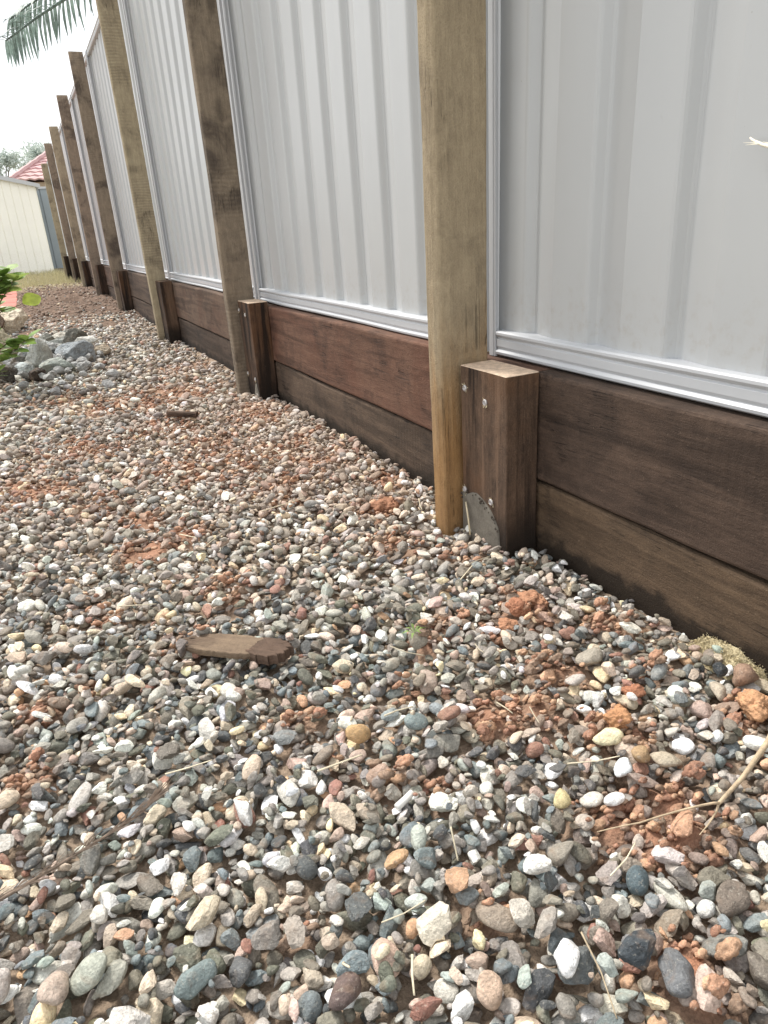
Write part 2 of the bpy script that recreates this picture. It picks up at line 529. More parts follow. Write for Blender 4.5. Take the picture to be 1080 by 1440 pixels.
# --- sleeper retaining wall
wall = tag(empty("retaining_wall", (AX, 0, 0)), "low retaining wall of dark timber sleepers two high under the metal fence", "retaining wall")
bays = [(-1.35, PY[0] + 0.02)] + [(PY[i] + 0.02, PY[i + 1] + 0.02) for i in range(7)] + [(PY[7] + 0.02, 16.6)]
for i, (y0, y1) in enumerate(bays):
    for k in (0, 1):
        gap = 0.004
        za = ZT - 0.2 if k else ZT - 0.4 - gap
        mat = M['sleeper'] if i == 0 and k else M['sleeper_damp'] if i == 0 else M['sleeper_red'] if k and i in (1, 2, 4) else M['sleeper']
        L = y1 - y0 - 0.004
        lean = 0.0 if k else 0.003
        v, f = beam(0.052, 0.198, L, max(12, int(L / 0.05)), 0.006, 0.0022, 'y', seed=i * 3.7 + k * 11.3)
        o = link("sleeper", mesh_of("sleeper", v, f), mat, wall, (lean, y0 + 0.002, za))
        t_ = 1 + 0.14 * math.sin(i * 2.3 + k * 1.7)
        o.color = (t_, t_, t_, 1)
        if i == 0 and not k: o.color = (1.12, 1.08, 1.0, 1); o['label'] = "lower brown sleeper with a damp dark stain along the gravel"
        if i == 1 and k: o.color = (1.14, 0.96, 0.92, 1); o['label'] = "reddish brown upper sleeper"
        if i == 1 and not k: o.color = (1.25, 1.25, 1.2, 1)
        if i == 0 and k: o.color = (0.92, 0.88, 0.88, 1)

gv = [(AX + 0.056, -1.35, 0.285), (3.2, -1.35, 0.31), (3.2, 16.6, 0.31), (AX + 0.056, 16.6, 0.285), (AX + 0.056, -1.35, -0.05), (3.2, -1.35, -0.05), (3.2, 16.6, -0.05), (AX + 0.056, 16.6, -0.05)]
tag(link("raised_ground", mesh_of("raised_ground", gv, [(0, 1, 2, 3), (0, 4, 5, 1), (1, 5, 6, 2), (2, 6, 7, 3), (3, 7, 4, 0)]), M['ground']), "bank of earth held behind the sleeper wall", kind='structure')

# --- metal fence on top of the sleepers
fence = tag(empty("metal_fence", (0.810, 0, ZT)), "pale grey ribbed sheet metal fence standing on the timber sleepers", "fence")
FZ0, FZ1 = ZT + 0.0045, 1.945


def rib_profile(y0, y1):
    pts, y = [], y1
    pitch = 0.1695
    y = y1 - 0.0
    pts.append((0.8055, y1))
    while y > y0 + 0.01:
        for dy, x in ((0.0, 0.8055), (0.044, 0.8058), (0.074, 0.8055), (0.079, 0.8063), (0.083, 0.8086), (0.088, 0.8140), (0.092, 0.8178), (0.096, 0.8194), (0.100, 0.8192), (0.128, 0.8130), (0.155, 0.8070), (0.160, 0.8057)):
            yy = y - dy
            if yy <= y0: break
            pts.append((x, yy))
        y -= pitch
    pts.append((0.8055, y0))
    return pts


def bead_rail(y0, y1, zb, h, xf, flip=False):
    prof = []
    hh = h
    zs = [(0.0, 0.010), (0.001, 0.0015), (0.004, -0.0035), (0.008, -0.004), (0.011, -0.001), (0.013, 0.001), (0.0145, 0.0005), (0.018, -0.0015), (0.030, -0.0015),
          (0.032, 0.001), (0.0335, 0.0012), (0.0355, -0.001), (0.039, -0.0038), (0.043, -0.0036), (0.0455, 0.0), (0.046, 0.010)]
    for z, x in zs: prof.append((xf + x, zb + z / 0.046 * hh))
    prof += [(xf + 0.034, zb + hh), (xf + 0.034, zb)]
    seg = max(2, int((y1 - y0) / 0.3))
    rings = [[(x, y0 + (y1 - y0) * s / seg, z + 0.0012 * math.sin(7 * (y0 + (y1 - y0) * s / seg))) for x, z in prof] for s in range(seg + 1)]
    v, f = sweep(rings)
    return v, [tuple(reversed(q)) for q in f]


def up(vf, dx, dy, dz): return [(p[0] - dx, p[1] - dy, p[2] - dz) for p in vf[0]], vf[1]


for i, (y0, y1) in enumerate(bays):
    # a bay runs from just past one post channel to the next
    ya, yb = y0 + (0.25 if i else 0.0), y1 + 0.138
    if i == 8: yb = 16.5
    ctr = ((0.83), (ya + yb) / 2, FZ0)
    pr = rib_profile(ya + 0.006, yb + 0.040)
    zs = [FZ0 + 0.02, 0.6, 0.9, 1.2, 1.5, 1.75, FZ1 - 0.008]
    rings = []
    for z in zs:
        rings.append([(x + 0.0016 * math.sin(z * 5 + y * 3.1 + i), y + 0.0015 * math.sin(z * 3.3 + i * 2), z) for x, y in pr])
    v, f = sweep(rings, cap=False, closed=False)
    me = mesh_of("fence_sheet", [(p[0] - ctr[0], p[1] - ctr[1], p[2] - ctr[2]) for p in v], f)
    sh = link("fence_sheet", me, M['sheet'], fence, (ctr[0] - 0.80, ctr[1], ctr[2] - ZT))
    link("bottom_rail", mesh_of("bottom_rail", *up(bead_rail(ya + 0.001, yb + 0.026, FZ0 - 0.004, 0.048, 0.790), *ctr)), M['trim'], sh)
    link("top_rail", mesh_of("top_rail", *up(bead_rail(ya + 0.001, yb + 0.026, FZ1 - 0.046, 0.046, 0.792), *ctr)), M['trim'], sh)
    # side channels: a C section facing the sheet, far end (seen) and near end
    for e, (ys, d) in enumerate(((yb + 0.015, -1), (ya, 1))):
        if i == 0 and e == 1: continue
        L = FZ1 - FZ0 + 0.004
        prof = [(0.786, 0.0), (0.786, 0.013), (0.788, 0.014), (0.7883, 0.0155), (0.7863, 0.016), (0.7866, 0.019), (0.789, 0.0195), (0.793, 0.018), (0.793, 0.003), (0.834, 0.003), (0.834, 0.0)]
        prof = [(x, yy) for x, yy in prof]
        rings = [[(x - ctr[0], ys + (-d) * 0.032 + d * yy - ctr[1], z) for x, yy in prof] for z in (-0.004, L * 0.33, L * 0.66, L - 0.004)]
        v, f = sweep(rings)
        if d > 0: f = [tuple(reversed(q)) for q in f]
        link("side_channel", mesh_of("side_channel", v, f), M['trim'], sh)

# --- tall timber posts
post_labels = [
    "nearest yellow-brown timber post with a worn edge, beside the stub with the grey cement arch",
    "grey-brown timber post with dark blotches beside the stub that has a pointed grey patch",
    "pale tan timber post with fine saw lines, third post from the near end",
    "greyish brown timber post, first along the fence whose flat top shows, under the palm frond",
    "dull grey timber post between the one under the palm frond and a paler tan post",
    "pale tan timber post just before the two farthest posts",
    "grey timber post second from the far end, close to the red roof",
    "timber post farthest along the fence, touching the red roof in view"]
pm = ['post_ochre', 'post_grey', 'post', 'post_grey', 'post_grey', 'post', 'post_grey', 'post']
pcol = [(1.0, 0.99, 0.97), (1.05, 1.04, 1.04), (1.08, 1.05, 1.0), (1.1, 1.07, 1.08), (1.2, 1.18, 1.22), (1.05, 1.05, 1.05), (1.1, 1.1, 1.14), (1.08, 1.06, 1.03)]
for i, y in enumerate(PY):
    H = PH + (0.0, 0.0, 0.02, 0.0, 0.01, -0.015, 0.0, -0.06)[i]
    v, f = beam(0.104, 0.046, H + 0.22, 46, 0.004, 0.0022, 'z', seed=3.1 + i * 5.3, wane=0.02 if i == 0 else 0.009)
    o = link("timber_post", mesh_of("timber_post", v, f), M[pm[i]], None, (0.662, y + 0.166, -0.22))
    o.rotation_euler = (rad((0, 0.12, -0.1, 0.1, -0.12, 0.1, 0, 0)[i]), rad((0, 0.1, -0.15, 0.1, 0.1, -0.1, 0, 0.1)[i]), 0)
    o.color = (*pcol[i], 1)
    tag(o, post_labels[i], "post", "tall timber posts along the fence")

# --- stub posts in front of the sleepers
stub_labels = [
    "short dark timber stub with pale sawn top and a grey cement arch at its foot",
    "short dark timber post with pale top and a pointed grey patch at its foot",
    "short dark timber post beside the pale tan saw-lined post",
    "short dark timber post at the foot of the grey-brown post under the palm frond",
    "short dark timber post beside the bare soil, fifth from the near end",
    "short black-looking timber post beside the hollow in the brown soil",
    "short black-looking timber post second from the far end",
    "short timber post farthest along the fence near the cream shed"]


def stub_bolts(par, lst, x0, y0):
    for (yy, zz) in lst:
        mb = MB()
        n = 10
        prof = [(0.0056, 0.001), (0.0066, -0.0022), (0.0052, -0.0034), (0.0042, -0.0036), (0.0034, -0.0012), (0.0018, -0.0008)]
        rings = [[(x, r * math.cos(2 * math.pi * j / n), r * math.sin(2 * math.pi * j / n)) for j in range(n)] for r, x in prof]
        mb.add(sweep(rings))
        bo = mb.build("screw", M['galv'], par, (-0.0006, yy - y0, zz + 0.3))
        sp = MB()
        for q in range(9):
            a = random.uniform(0, 6.28)
            r1 = random.uniform(0.008, 0.013)
            p0 = (0.0005, 0.0045 * math.cos(a), 0.0045 * math.sin(a))
            p1 = (-random.uniform(0.001, 0.004), r1 * math.cos(a + 0.3), r1 * math.sin(a + 0.3))
            sp.add(tube([p0, p1], 0.0008, 4, 0.4))
        sp.build("wood_splinter", M['splint'], bo)


for i, y in enumerate(PY):
    zt = ZT + (0.0, 0.013, 0.006, 0.004, 0.008, 0.006, 0.008, 0.01)[i]
    sx, sy = 0.070, 0.150
    v, f = beam(sx, sy, zt + 0.3, 26, 0.0024, 0.0018, 'z', seed=40 + i * 4.1)
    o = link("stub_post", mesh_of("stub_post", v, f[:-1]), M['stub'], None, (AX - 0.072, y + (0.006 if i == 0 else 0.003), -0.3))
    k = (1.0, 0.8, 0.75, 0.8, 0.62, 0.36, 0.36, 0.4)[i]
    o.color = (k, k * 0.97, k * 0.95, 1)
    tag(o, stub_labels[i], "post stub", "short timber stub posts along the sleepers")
    # sawn top as its own piece, a hair proud
    nring = len(v) // 27
    topv = [(p[0], p[1], p[2] + 0.0002) for p in v[-nring:]]
    cen = (sum(p[0] for p in topv) / nring, sum(p[1] for p in topv) / nring)
    inner = [(cen[0] + (p[0] - cen[0]) * 0.97, cen[1] + (p[1] - cen[1]) * 0.985, p[2] + 0.0012) for p in topv]
    fv, ff = sweep([topv, inner], cap=False)
    ff.append(tuple(range(nring, 2 * nring)))
    tp = link("sawn_top", mesh_of("sawn_top", fv, ff), M['endgrain'] if i < 2 else M['stub'], o)
    tp.color = (1, 1, 1, 1)
    if i == 0: stub_bolts(o, [(1.122, 0.291), (1.054, 0.276), (1.128, 0.086), (1.036, 0.088)], 0.0, y + 0.003)
    if i == 1: stub_bolts(o, [(2.725, 0.312), (2.645, 0.300), (2.715, 0.075), (2.62, 0.066)], 0.0, y + 0.003)


def cement(par, name, outline, mat, thick=0.0034):
    """patch bedded on the stub's face: ragged outline (y, z) in the stub's frame, slightly domed"""
    n = len(outline)
    cy = sum(p[0] for p in outline) / n; cz = sum(p[1] for p in outline) / n
    rings = []
    for s, x in ((1.0, 0.001), (0.985, -thick * 0.6), (0.94, -thick), (0.5, -thick * 1.15), (0.05, -thick * 1.2)):
        rings.append([(x + 0.0006 * mnoise.noise(Vector((p[0] * 90, p[1] * 90, s * 5))), cy + (p[0] - cy) * s, cz + (p[1] - cz) * s) for p in outline])
    v, f = sweep(rings)
    return link(name, mesh_of(name, v, f, True), mat, par)


stubs = [o for o in COL.objects if o.name.startswith("stub_post")]
stubs.sort(key=lambda o: o.location.y)
out = []
for j in range(91):                                            # arch: wide foot, round head
    a = j / 90
    j = j / 2
    ang = math.pi * a
    yy = 0.104 - 0.092 * math.cos(ang)
    zz = 0.3 - 0.02 + 0.108 * math.sin(ang) ** 0.85
    k = mnoise.noise(Vector((j * 0.42, 1, 5))) * 0.002 + mnoise.noise(Vector((j * 0.17, 4, 5))) * 0.007
    out.append((min(yy + k, 0.1485), zz + k))
out += [(0.1485, 0.22), (0.012, 0.22)]
c1 = cement(stubs[0], "cement_patch", out, M['cement'])
c1['label'] = "grey cement arch on the foot of the stub"
cr = MB()
for j in range(26):
    a = min(0.97, max(0.03, random.choice((0.22, 0.36, 0.42, 0.60, 0.66)) + random.gauss(0, 0.05)))
    ang = math.pi * a
    q = 1.0 - abs(random.gauss(0, 0.05))
    p = Vector((-0.0030 - random.uniform(0, 0.0008), min(0.147, 0.104 - 0.092 * q * math.cos(ang)), 0.28 + 0.108 * q * math.sin(ang) ** 0.85))
    s = random.uniform(0.0015, 0.0065) * random.uniform(.5, 1)
    vs = [p + Vector((random.uniform(-.5, .5) * s, dy * s * random.uniform(.5, 1.3), dz * s * random.uniform(.5, 1.3))) for dy, dz in ((1, 0), (0, 1), (-1, 0), (0, -1))]
    vs += [p + Vector((-s * 0.8, 0, 0))]
    cr.add((vs, [(0, 1, 4), (1, 2, 4), (2, 3, 4), (3, 0, 4)]))
tag(cr.build("crumb", M['cement_crumb'], stubs[0]), kind='stuff')
ob = [(0.008 + 0.001 * mnoise.noise(Vector((j, 2, 2))), 0.22 + j * 0.012) for j in range(9)]
ob += [(0.010, 0.322), (0.018, 0.338), (0.026, 0.352), (0.034, 0.350), (0.045, 0.334), (0.056, 0.312), (0.062, 0.29), (0.066, 0.22)]
c2 = cement(stubs[1], "cement_patch", list(reversed(ob)), M['cement'])
c2['label'] = "pointed grey patch on the foot of the stub"
c2.color = (1, 1, 1, 1)

# ------------------------------------------------------------------ gravel: stones dropped one after another onto a height map
CELL = 0.003
GX0, GX1, GY0, GY1 = -0.85, AX, -0.35, 7.0
NX, NY = int((GX1 - GX0) / CELL), int((GY1 - GY0) / CELL)


def vnoise(nx, ny, cells, seed):
    """smooth value noise on an nx x ny grid with about `cells` cells per grid step count"""
    r = np.random.default_rng(seed)
    gx, gy = int(nx / cells) + 3, int(ny / cells) + 3
    a = r.random((gy, gx))
    X = np.arange(nx) / cells; Y = np.arange(ny) / cells
    xi, yi = X.astype(int), Y.astype(int)
    fx, fy = X - xi, Y - yi
    fx, fy = fx * fx * (3 - 2 * fx), fy * fy * (3 - 2 * fy)
    A = a[yi][:, xi]; B = a[yi][:, xi + 1]; C = a[yi + 1][:, xi]; D = a[yi + 1][:, xi + 1]
    return (A * (1 - fx) + B * fx) * (1 - fy)[:, None] + (C * (1 - fx) + D * fx) * fy[:, None] - 0.5


XS = GX0 + (np.arange(NX) + 0.5) * CELL
YS = GY0 + (np.arange(NY) + 0.5) * CELL
# clay patches that show between the stones (x, y, radius, strength)
PATCH = [(0.609, 0.815, 0.055, 1.0), (0.545, 0.80, 0.04, .8), (0.436, 0.828, 0.035, .8), (0.53, 0.515, 0.05, .9), (0.684, 0.46, 0.035, .8), (0.478, 0.395, 0.07, 1.0),
         (0.445, 0.425, 0.05, .9), (0.372, 0.272, 0.035, 1.0), (0.375, 0.245, 0.03, .8), (0.424, 0.618, 0.045, .7), (0.249, 0.594, 0.03, .8), (0.194, 0.736, 0.04, .5), (-0.117, 0.935, 0.035, .8),
         (-0.128, 0.803, 0.03, .9), (0.208, 1.46, 0.06, .8), (0.094, 1.42, 0.07, .9), (-0.098, 1.95, 0.12, .8), (0.60, 1.343, 0.055, .9), (0.627, 1.779, 0.12, .6), (0.407, 2.117, 0.14, .6),
         (0.217, 0.647, 0.025, .7), (0.206, 1.103, 0.03, .6), (0.118, 1.58, 0.07, .7), (0.495, 0.593, 0.05, .6), (-0.041, 0.965, 0.03, .5), (-0.148, 2.05, 0.1, .6), (0.495, 0.841, 0.04, .7),
         (0.71, 1.5, 0.06, .8), (0.66, 0.60, 0.03, .6), (0.305, 2.4, 0.16, .6), (0.60, 2.35, 0.13, .7), (0.45, 3.0, 0.22, .6), (0.6, 3.6, 0.2, .5), (0.66, 0.40, 0.03, .5), (0.30, 0.55, .04, .4),
         (0.3, 1.9, .2, .45), (0.05, 2.3, .2, .5), (0.45, 1.6, .15, .5), (0.55, 1.15, .1, .4), (0.62, 1.05, .06, .55), (0.3, 2.9, .25, .5), (0.2, 1.2, .08, .4), (0.0, 1.2, .08, .4), (0.5, 1.9, .2, .45),
         (0.1, 1.0, .06, .35), (0.05, 3.2, .2, .4), (0.33, 0.72, .05, .4), (0.66, 2.0, .1, .6), (0.64, 2.5, .1, .6), (0.55, 0.66, .05, .55), (0.60, 0.355, .03, .45), (0.02, 1.75, .1, .5), (0.70, 0.72, .04, .8), (0.26, 0.40, .03, .5), (0.10, 0.47, .03, .4)]
pm_ = np.zeros((NY, NX))
for (px, py, pr_, ps) in PATCH:
    R2 = ((XS[None, :] - px) ** 2 + (YS[:, None] - py) ** 2) / (pr_ * 0.85) ** 2
    pm_ = np.maximum(pm_, ps * np.exp(-R2 * 0.8))
pm_ = np.clip(pm_ * (1.0 + 1.4 * vnoise(NX, NY, 7, 5) + 0.9 * vnoise(NX, NY, 19, 6)), 0, 1.2)
H = 0.010 * vnoise(NX, NY, 60, 1) + 0.005 * vnoise(NX, NY, 16, 2) + 0.004 * vnoise(NX, NY, 5, 3) - 0.025
H += 0.023 * np.clip(pm_ - 0.2, 0, 1)
# a soft heap along the wall foot, thinner where the wall shows its damp foot
H += 0.012 * np.exp(-((AX - XS)[None, :] / 0.10) ** 2) * (0.5 + vnoise(NX, NY, 120, 9))
BASE = H.copy()
blocked = np.zeros((NY, NX), bool)
for y in PY[:4]:
    blocked |= ((XS[None, :] > AX - 0.066) & (YS[:, None] > y) & (YS[:, None] < y + 0.156))
    blocked |= ((XS[None, :] > 0.660) & (YS[:, None] > y + 0.160) & (YS[:, None] < y + 0.216))
TOP = np.full((NY, NX), -1, np.int32)


def ico(sub):
    b = bmesh.new()
    bmesh.ops.create_icosphere(b, subdivisions=sub, radius=1.0)
    v = np.array([x.co[:] for x in b.verts]); f = np.array([[q.index for q in p.verts] for p in b.faces])
    b.free()
    return v, f


ICO = {1: ico(1), 2: ico(2), 3: ico(3)}


def stone_shape(seed, sub, kind):
    """unit stone: worn (rounded) or broken (flat facets) or a crumbly clod"""
    r = np.random.default_rng(seed)
    v = ICO[sub][0].copy()
    if kind == 'clod':
        d = np.array([mnoise.fractal(Vector(p * 1.3 + seed * 7.1), 1.0, 2.0, 4) for p in v])
        d2 = np.array([mnoise.noise(Vector(p * 4.5 + seed)) for p in v])
        d3 = np.array([mnoise.noise(Vector(p * 9.5 + seed)) for p in v])
        return v * (0.84 + 0.42 * d + 0.26 * d2 + 0.16 * d3)[:, None] * np.array([1.15, 0.9, 1.0])
    npl = {'round': 9, 'mid': 12, 'broken': 11}[kind]
    nrm = r.normal(size=(npl, 3)); nrm /= np.linalg.norm(nrm, axis=1)[:, None]
    cc = r.uniform(0.42, 0.82, npl) if kind == 'broken' else r.uniform(0.5, 0.92, npl) if kind == 'mid' else r.uniform(0.75, 1.0, npl)
    dots = v @ nrm.T
    rr = np.where(dots > 0.05, cc[None, :] / np.maximum(dots, 0.05), 9)
    p_ = {'round': 6, 'mid': 13, 'broken': 60}[kind]
    rad_ = (np.sum(np.minimum(rr, 3.0) ** (-p_), axis=1) + 1.0) ** (-1 / p_)
    rad_ = np.clip(rad_, 0.3, 1.1)
    wob = np.array([mnoise.noise(Vector(p * 1.2 + seed * 3.3)) for p in v]) * (0.13 if kind == 'round' else 0.09 if kind == 'mid' else 0.03)
    fine = np.array([mnoise.noise(Vector(p * 3.4 + seed * 1.7)) for p in v]) * (0.025 if kind == 'round' else 0.05 if kind == 'mid' else 0.035)
    out_ = v * (rad_ + wob + fine)[:, None]
    out_ -= out_.mean(0)
    out_ /= np.abs(out_).max(0)
    return out_


KINDS = ['round'] * 4 + ['mid'] * 7 + ['broken'] * 17 + ['clod'] * 6
NV = len(KINDS)
SHAPES = {sub: [stone_shape(100 + k, sub, KINDS[k]) for k in range(NV)] for sub in (1, 2, 3)}

PAL = [  # sRGB, weight in the greyer gravel, weight in the warmer gravel
    ((128, 124, 117), 20, 15), ((164, 160, 151), 14, 12), ((212, 206, 192), 8, 9), ((182, 165, 142), 8, 14), ((112, 106, 94), 13, 15), ((100, 112, 115), 15, 7), ((74, 78, 80), 10, 5),
    ((142, 153, 146), 4.5, 2), ((186, 142, 102), 1.0, 2.2), ((164, 140, 126), 2, 10), ((138, 94, 78), 0.8, 3), ((228, 225, 218), 2.6, 2.6), ((94, 95, 82), 10, 7), ((206, 184, 142), 1.5, 2.5)]
PALC = np.array([lin(*p[0])[:3] for p in PAL])
PALC = np.clip((PALC * 0.74 + PALC.mean(1, keepdims=True) * np.array([1.05, 1.0, 0.93]) * 0.26) * 1.5, 0, 0.88)
WG = np.array([p[1] for p in PAL], float); WG /= WG.sum()
WW = np.array([p[2] for p in PAL], float); WW /= WW.sum()
CLAY = np.array([lin(184, 142, 116)[:3], lin(168, 126, 104)[:3], lin(200, 162, 132)[:3], lin(156, 132, 113)[:3]])
DUST = np.array(lin(202, 180, 162)[:3])

DUSTR = np.array(lin(204, 160, 134)[:3])
stones = []          # x y z  a b c  R(3x3)  variant colour


def warm(x, y):
    wv = 0.22 + 0.5 * math.exp(-((AX - x) / 0.42) ** 2) + 0.35 * math.exp(-((y - 2.2) / 1.1) ** 2)
    return min(1.0, wv) * min(1.0, 0.4 + 0.6 * max(0.0, (y - 0.35) / 0.6))


def try_drop(x, y, a, b, c, yaw):
    m = int(math.ceil(max(a, b) / CELL)) + 1
    ci, cj = int((y - GY0) / CELL), int((x - GX0) / CELL)
    if ci - m < 0 or cj - m < 0 or ci + m + 1 > NY or cj - m + 1 > NX: return None
    i0, i1, j0, j1 = ci - m, ci + m + 1, cj - m, min(cj + m + 1, NX)
    dx = XS[j0:j1][None, :] - x; dy = YS[i0:i1][:, None] - y
    cs, sn = math.cos(yaw), math.sin(yaw)
    u = (dx * cs + dy * sn) / a; v = (-dx * sn + dy * cs) / b
    r2 = u * u + v * v
    mk = r2 < 1.0
    if mk.sum() < 3: return None
    hh = H[i0:i1, j0:j1]
    h = hh[mk]; DX = np.broadcast_to(dx, mk.shape)[mk]; DY = np.broadcast_to(dy, mk.shape)[mk]
    hm = h - h.mean()
    gx = float((hm * DX).sum() / max(1e-9, (DX * DX).sum())); gy = float((hm * DY).sum() / max(1e-9, (DY * DY).sum()))
    gl = math.hypot(gx, gy)
    if gl > 0.6: gx *= 0.6 / gl; gy *= 0.6 / gl
    zb = c * np.sqrt(1 - r2[mk])
    pl = gx * DX + gy * DY
    con = h + zb - pl
    z0 = float(np.partition(con, int(len(con) * 0.92))[int(len(con) * 0.92)])
    return z0, gx, gy, (i0, i1, j0, j1), mk, zb, pl


def commit(x, y, a, b, c, yaw, var, col, res):
    z0, gx, gy, (i0, i1, j0, j1), mk, zb, pl = res
    hh = H[i0:i1, j0:j1]; tt = TOP[i0:i1, j0:j1]
    new = z0 + pl + zb * 0.92
    old = hh[mk]
    up_ = new > old
    old2 = np.where(up_, new, old); hh[mk] = old2
    ids = tt[mk]; ids[up_] = len(stones); tt[mk] = ids
    n = np.array([-gx + rng.normal() * 0.09, -gy + rng.normal() * 0.09, 1.0]); n /= np.linalg.norm(n)
    e1 = np.array([math.cos(yaw), math.sin(yaw), 0.0]); e1 -= n * (e1 @ n); e1 /= np.linalg.norm(e1)
    R3 = np.stack([e1, np.cross(n, e1), n], 1)
    stones.append((np.array([x, y, z0]), np.array([a, b, c]), R3, var, col))


def rand_stone(far):
    s = float(np.clip(rng.lognormal(math.log(0.0064), 0.42), 0.0028, 0.0152))
    s *= 1.22 if far else 0.89
    a = s * rng.uniform(1.0, 1.5); b = s * rng.uniform(0.72, 1.0); c = s * rng.uniform(0.42, 0.74)
    return a, b, c


def scatter(n, x0, x1, y0, y1, far=False, fade=None):
    xs = rng.uniform(x0, x1, (n, 2)); ys = rng.uniform(y0, y1, (n, 2)); yaw = rng.uniform(0, math.pi, n)
    for q in range(n):
        if fade and rng.random() < (ys[q, 0] - fade[0]) / (fade[1] - fade[0]): continue
        a, b, c = rand_stone(far)
        best = None
        for k in (0, 1):
            x, y = xs[q, k], ys[q, k]
            i, j = int((y - GY0) / CELL), int((x - GX0) / CELL)
            if i < 0 or j < 0 or i >= NY or j >= NX or blocked[i, j] or x > AX - b * 0.9: continue
            p = pm_[i, j]
            if p > 0.25 and rng.random() < min(0.85, p * 0.72): continue
            r = try_drop(x, y, a, b, c, yaw[q])
            if r and (best is None or r[0] < best[2][0]): best = (x, y, r, p)
        if best is None: continue
        x, y, r, p = best
        wv = warm(x, y)
        wts = WG * (1 - wv) + WW * wv
        col = PALC[rng.choice(len(PALC), p=wts)] * rng.uniform(0.70, 1.22)
        col = col * (1 + rng.normal(0, 0.02, 3))
        k = min(0.7, 0.6 * p + 0.14 * wv * rng.random())
        k = max(k, 0.46 * wv * min(1.0, max(0.0, (y - 0.7) / 0.9)))
        dd = DUST * (1 - min(1, p * 1.6)) + DUSTR * min(1, p * 1.6)
        col = col * (1 - k) + dd * k * 0.85
        commit(x, y, a, b, c, yaw[q], int(rng.integers(0, 28)), np.clip(col, 0.02, 0.9), r)


def crumbs(n, x0, x1, y0, y1):
    m = 0
    while m < n:
        x, y = rng.uniform(x0, x1), rng.uniform(y0, y1)
        i, j = int((y - GY0) / CELL), int((x - GX0) / CELL)
        m += 1
        if blocked[i, j] or pm_[i, j] < 0.28 or x > AX - 0.004: continue
        s = float(np.clip(rng.lognormal(math.log(0.0028), 0.55), 0.0015, 0.0085))
        a, b, c = s * rng.uniform(1, 1.3), s * rng.uniform(0.8, 1), s * rng.uniform(0.55, 0.85)
        r = try_drop(x, y, a, b, c, rng.uniform(0, 3.14))
        if not r: continue
        commit(x, y, a, b, c, 0.0, 28 + int(rng.integers(0, 6)), CLAY[rng.integers(0, 4)] * rng.uniform(0.75, 1.2), (r[0] - s * 0.25, *r[1:]))


def tiers(k):
    scatter(int(20000 * k), -0.6, AX, GY0 + .05, 1.0)
    scatter(int(24000 * k), -0.8, AX, 1.0, 2.7)
    scatter(int(20000 * k), -0.82, AX, 2.7, 6.95, True, (5.5, 6.7))


tiers(0.55)
crumbs(14000, -0.2, AX, 0.1, 1.2)
crumbs(12000, -0.3, AX, 1.2, 3.6)
tiers(0.45)
crumbs(5000, -0.2, AX, 0.1, 1.2)
crumbs(5000, -0.3, AX, 1.2, 3.4)
# stones that stand out by themselves are laid last (x, y from the survey of the photo)
SPEC = [  # x, y, a, b, c, yaw deg, shape, sRGB, label
    (0.248, 0.663, .017, .012, .009, 0, 2, (206, 160, 92), "mustard yellow rounded pebble in the middle of the grey gravel"),
    (0.396, 0.458, .013, .010, .007, 20, 4, (206, 186, 122), "dull yellow flat pebble on the bare soil patch"),
    (0.497, 0.500, .0185, .0125, .008, -15, 5, (232, 218, 166), "pale lemon cream pebble shaped like a wedge below the timber sleeper"),
    (0.4425, 0.429, .012, .0085, .006, 0, 1, (236, 236, 232), "small white oval pebble lying on bare brown soil"),
    (0.475, 0.450, .0125, .0085, .006, -10, 6, (232, 238, 238), "bluish white flat pebble beside the ochre one"),
    (0.505, 0.455, .013, .0105, .009, 10, 3, (178, 142, 92), "ochre brown rounded pebble beside a bluish white one"),
    (0.530, 0.440, .0175, .0135, .009, -35, 8, (184, 168, 140), "smooth tan three-cornered pebble by the dry forked twig"),
    (0.353, 0.260, .0175, .0145, .011, 40, 7, (112, 114, 116), "smooth blue-grey rounded stone beside the red clay strip"),
    (0.203, 0.395, .0185, .0125, .011, 5, 12, (222, 210, 184), "large cream stone among greys at the bottom centre"),
    (0.239, 0.415, .0155, .0135, .012, 30, 20, (196, 148, 104), "orange-tan angular stone with a flat face"),
    (0.315, 0.395, .0135, .0105, .009, -30, 21, (236, 232, 220), "white angular stone right of the orange-tan one"),
    (0.337, 0.285, .0185, .0125, .011, 15, 22, (66, 74, 80), "dark slate blue angular stone near the bottom edge"),
    (-0.080, 0.490, .0175, .0145, .009, 25, 2, (172, 176, 158), "pale greenish grey smooth stone near the bottom left"),
    (-0.107, 0.487, .0175, .0115, .009, 60, 0, (190, 166, 146), "pinkish beige smooth stone touching the greenish grey one"),
    (0.020, 0.505, .0185, .0115, .010, 30, 13, (216, 198, 164), "cream lumpy stone at the lower left among grey pebbles"),
    (-0.125, 0.455, .0145, .0115, .010, 10, 15, (210, 196, 142), "yellowish cream stone at the bottom left edge"),
    (0.105, 0.372, .0155, .0115, .010, 20, 5, (108, 88, 82), "purple-brown smooth stone in the bottom row"),
    (0.725, 0.500, .0205, .0165, .014, 5, 9, (166, 128, 98), "rounded brown stone beside the heap of pale sawdust"),
    (0.719, 0.532, .0135, .0105, .009, 25, 23, (70, 76, 80), "black-grey stone lying against the pale sawdust"),
    (0.455, 0.290, .0215, .0125, .010, 10, 6, (122, 108, 94), "grey-brown flat oval stone at the lower right"),
    (0.395, 0.345, .0135, .0105, .010, 50, 1, (86, 104, 110), "teal blue wet-looking pebble at the lower right"),
    (0.215, 0.325, .0140, .0135, .009, 0, 3, (206, 172, 142), "round peach pebble at the bottom edge"),
]
spec_idx = []
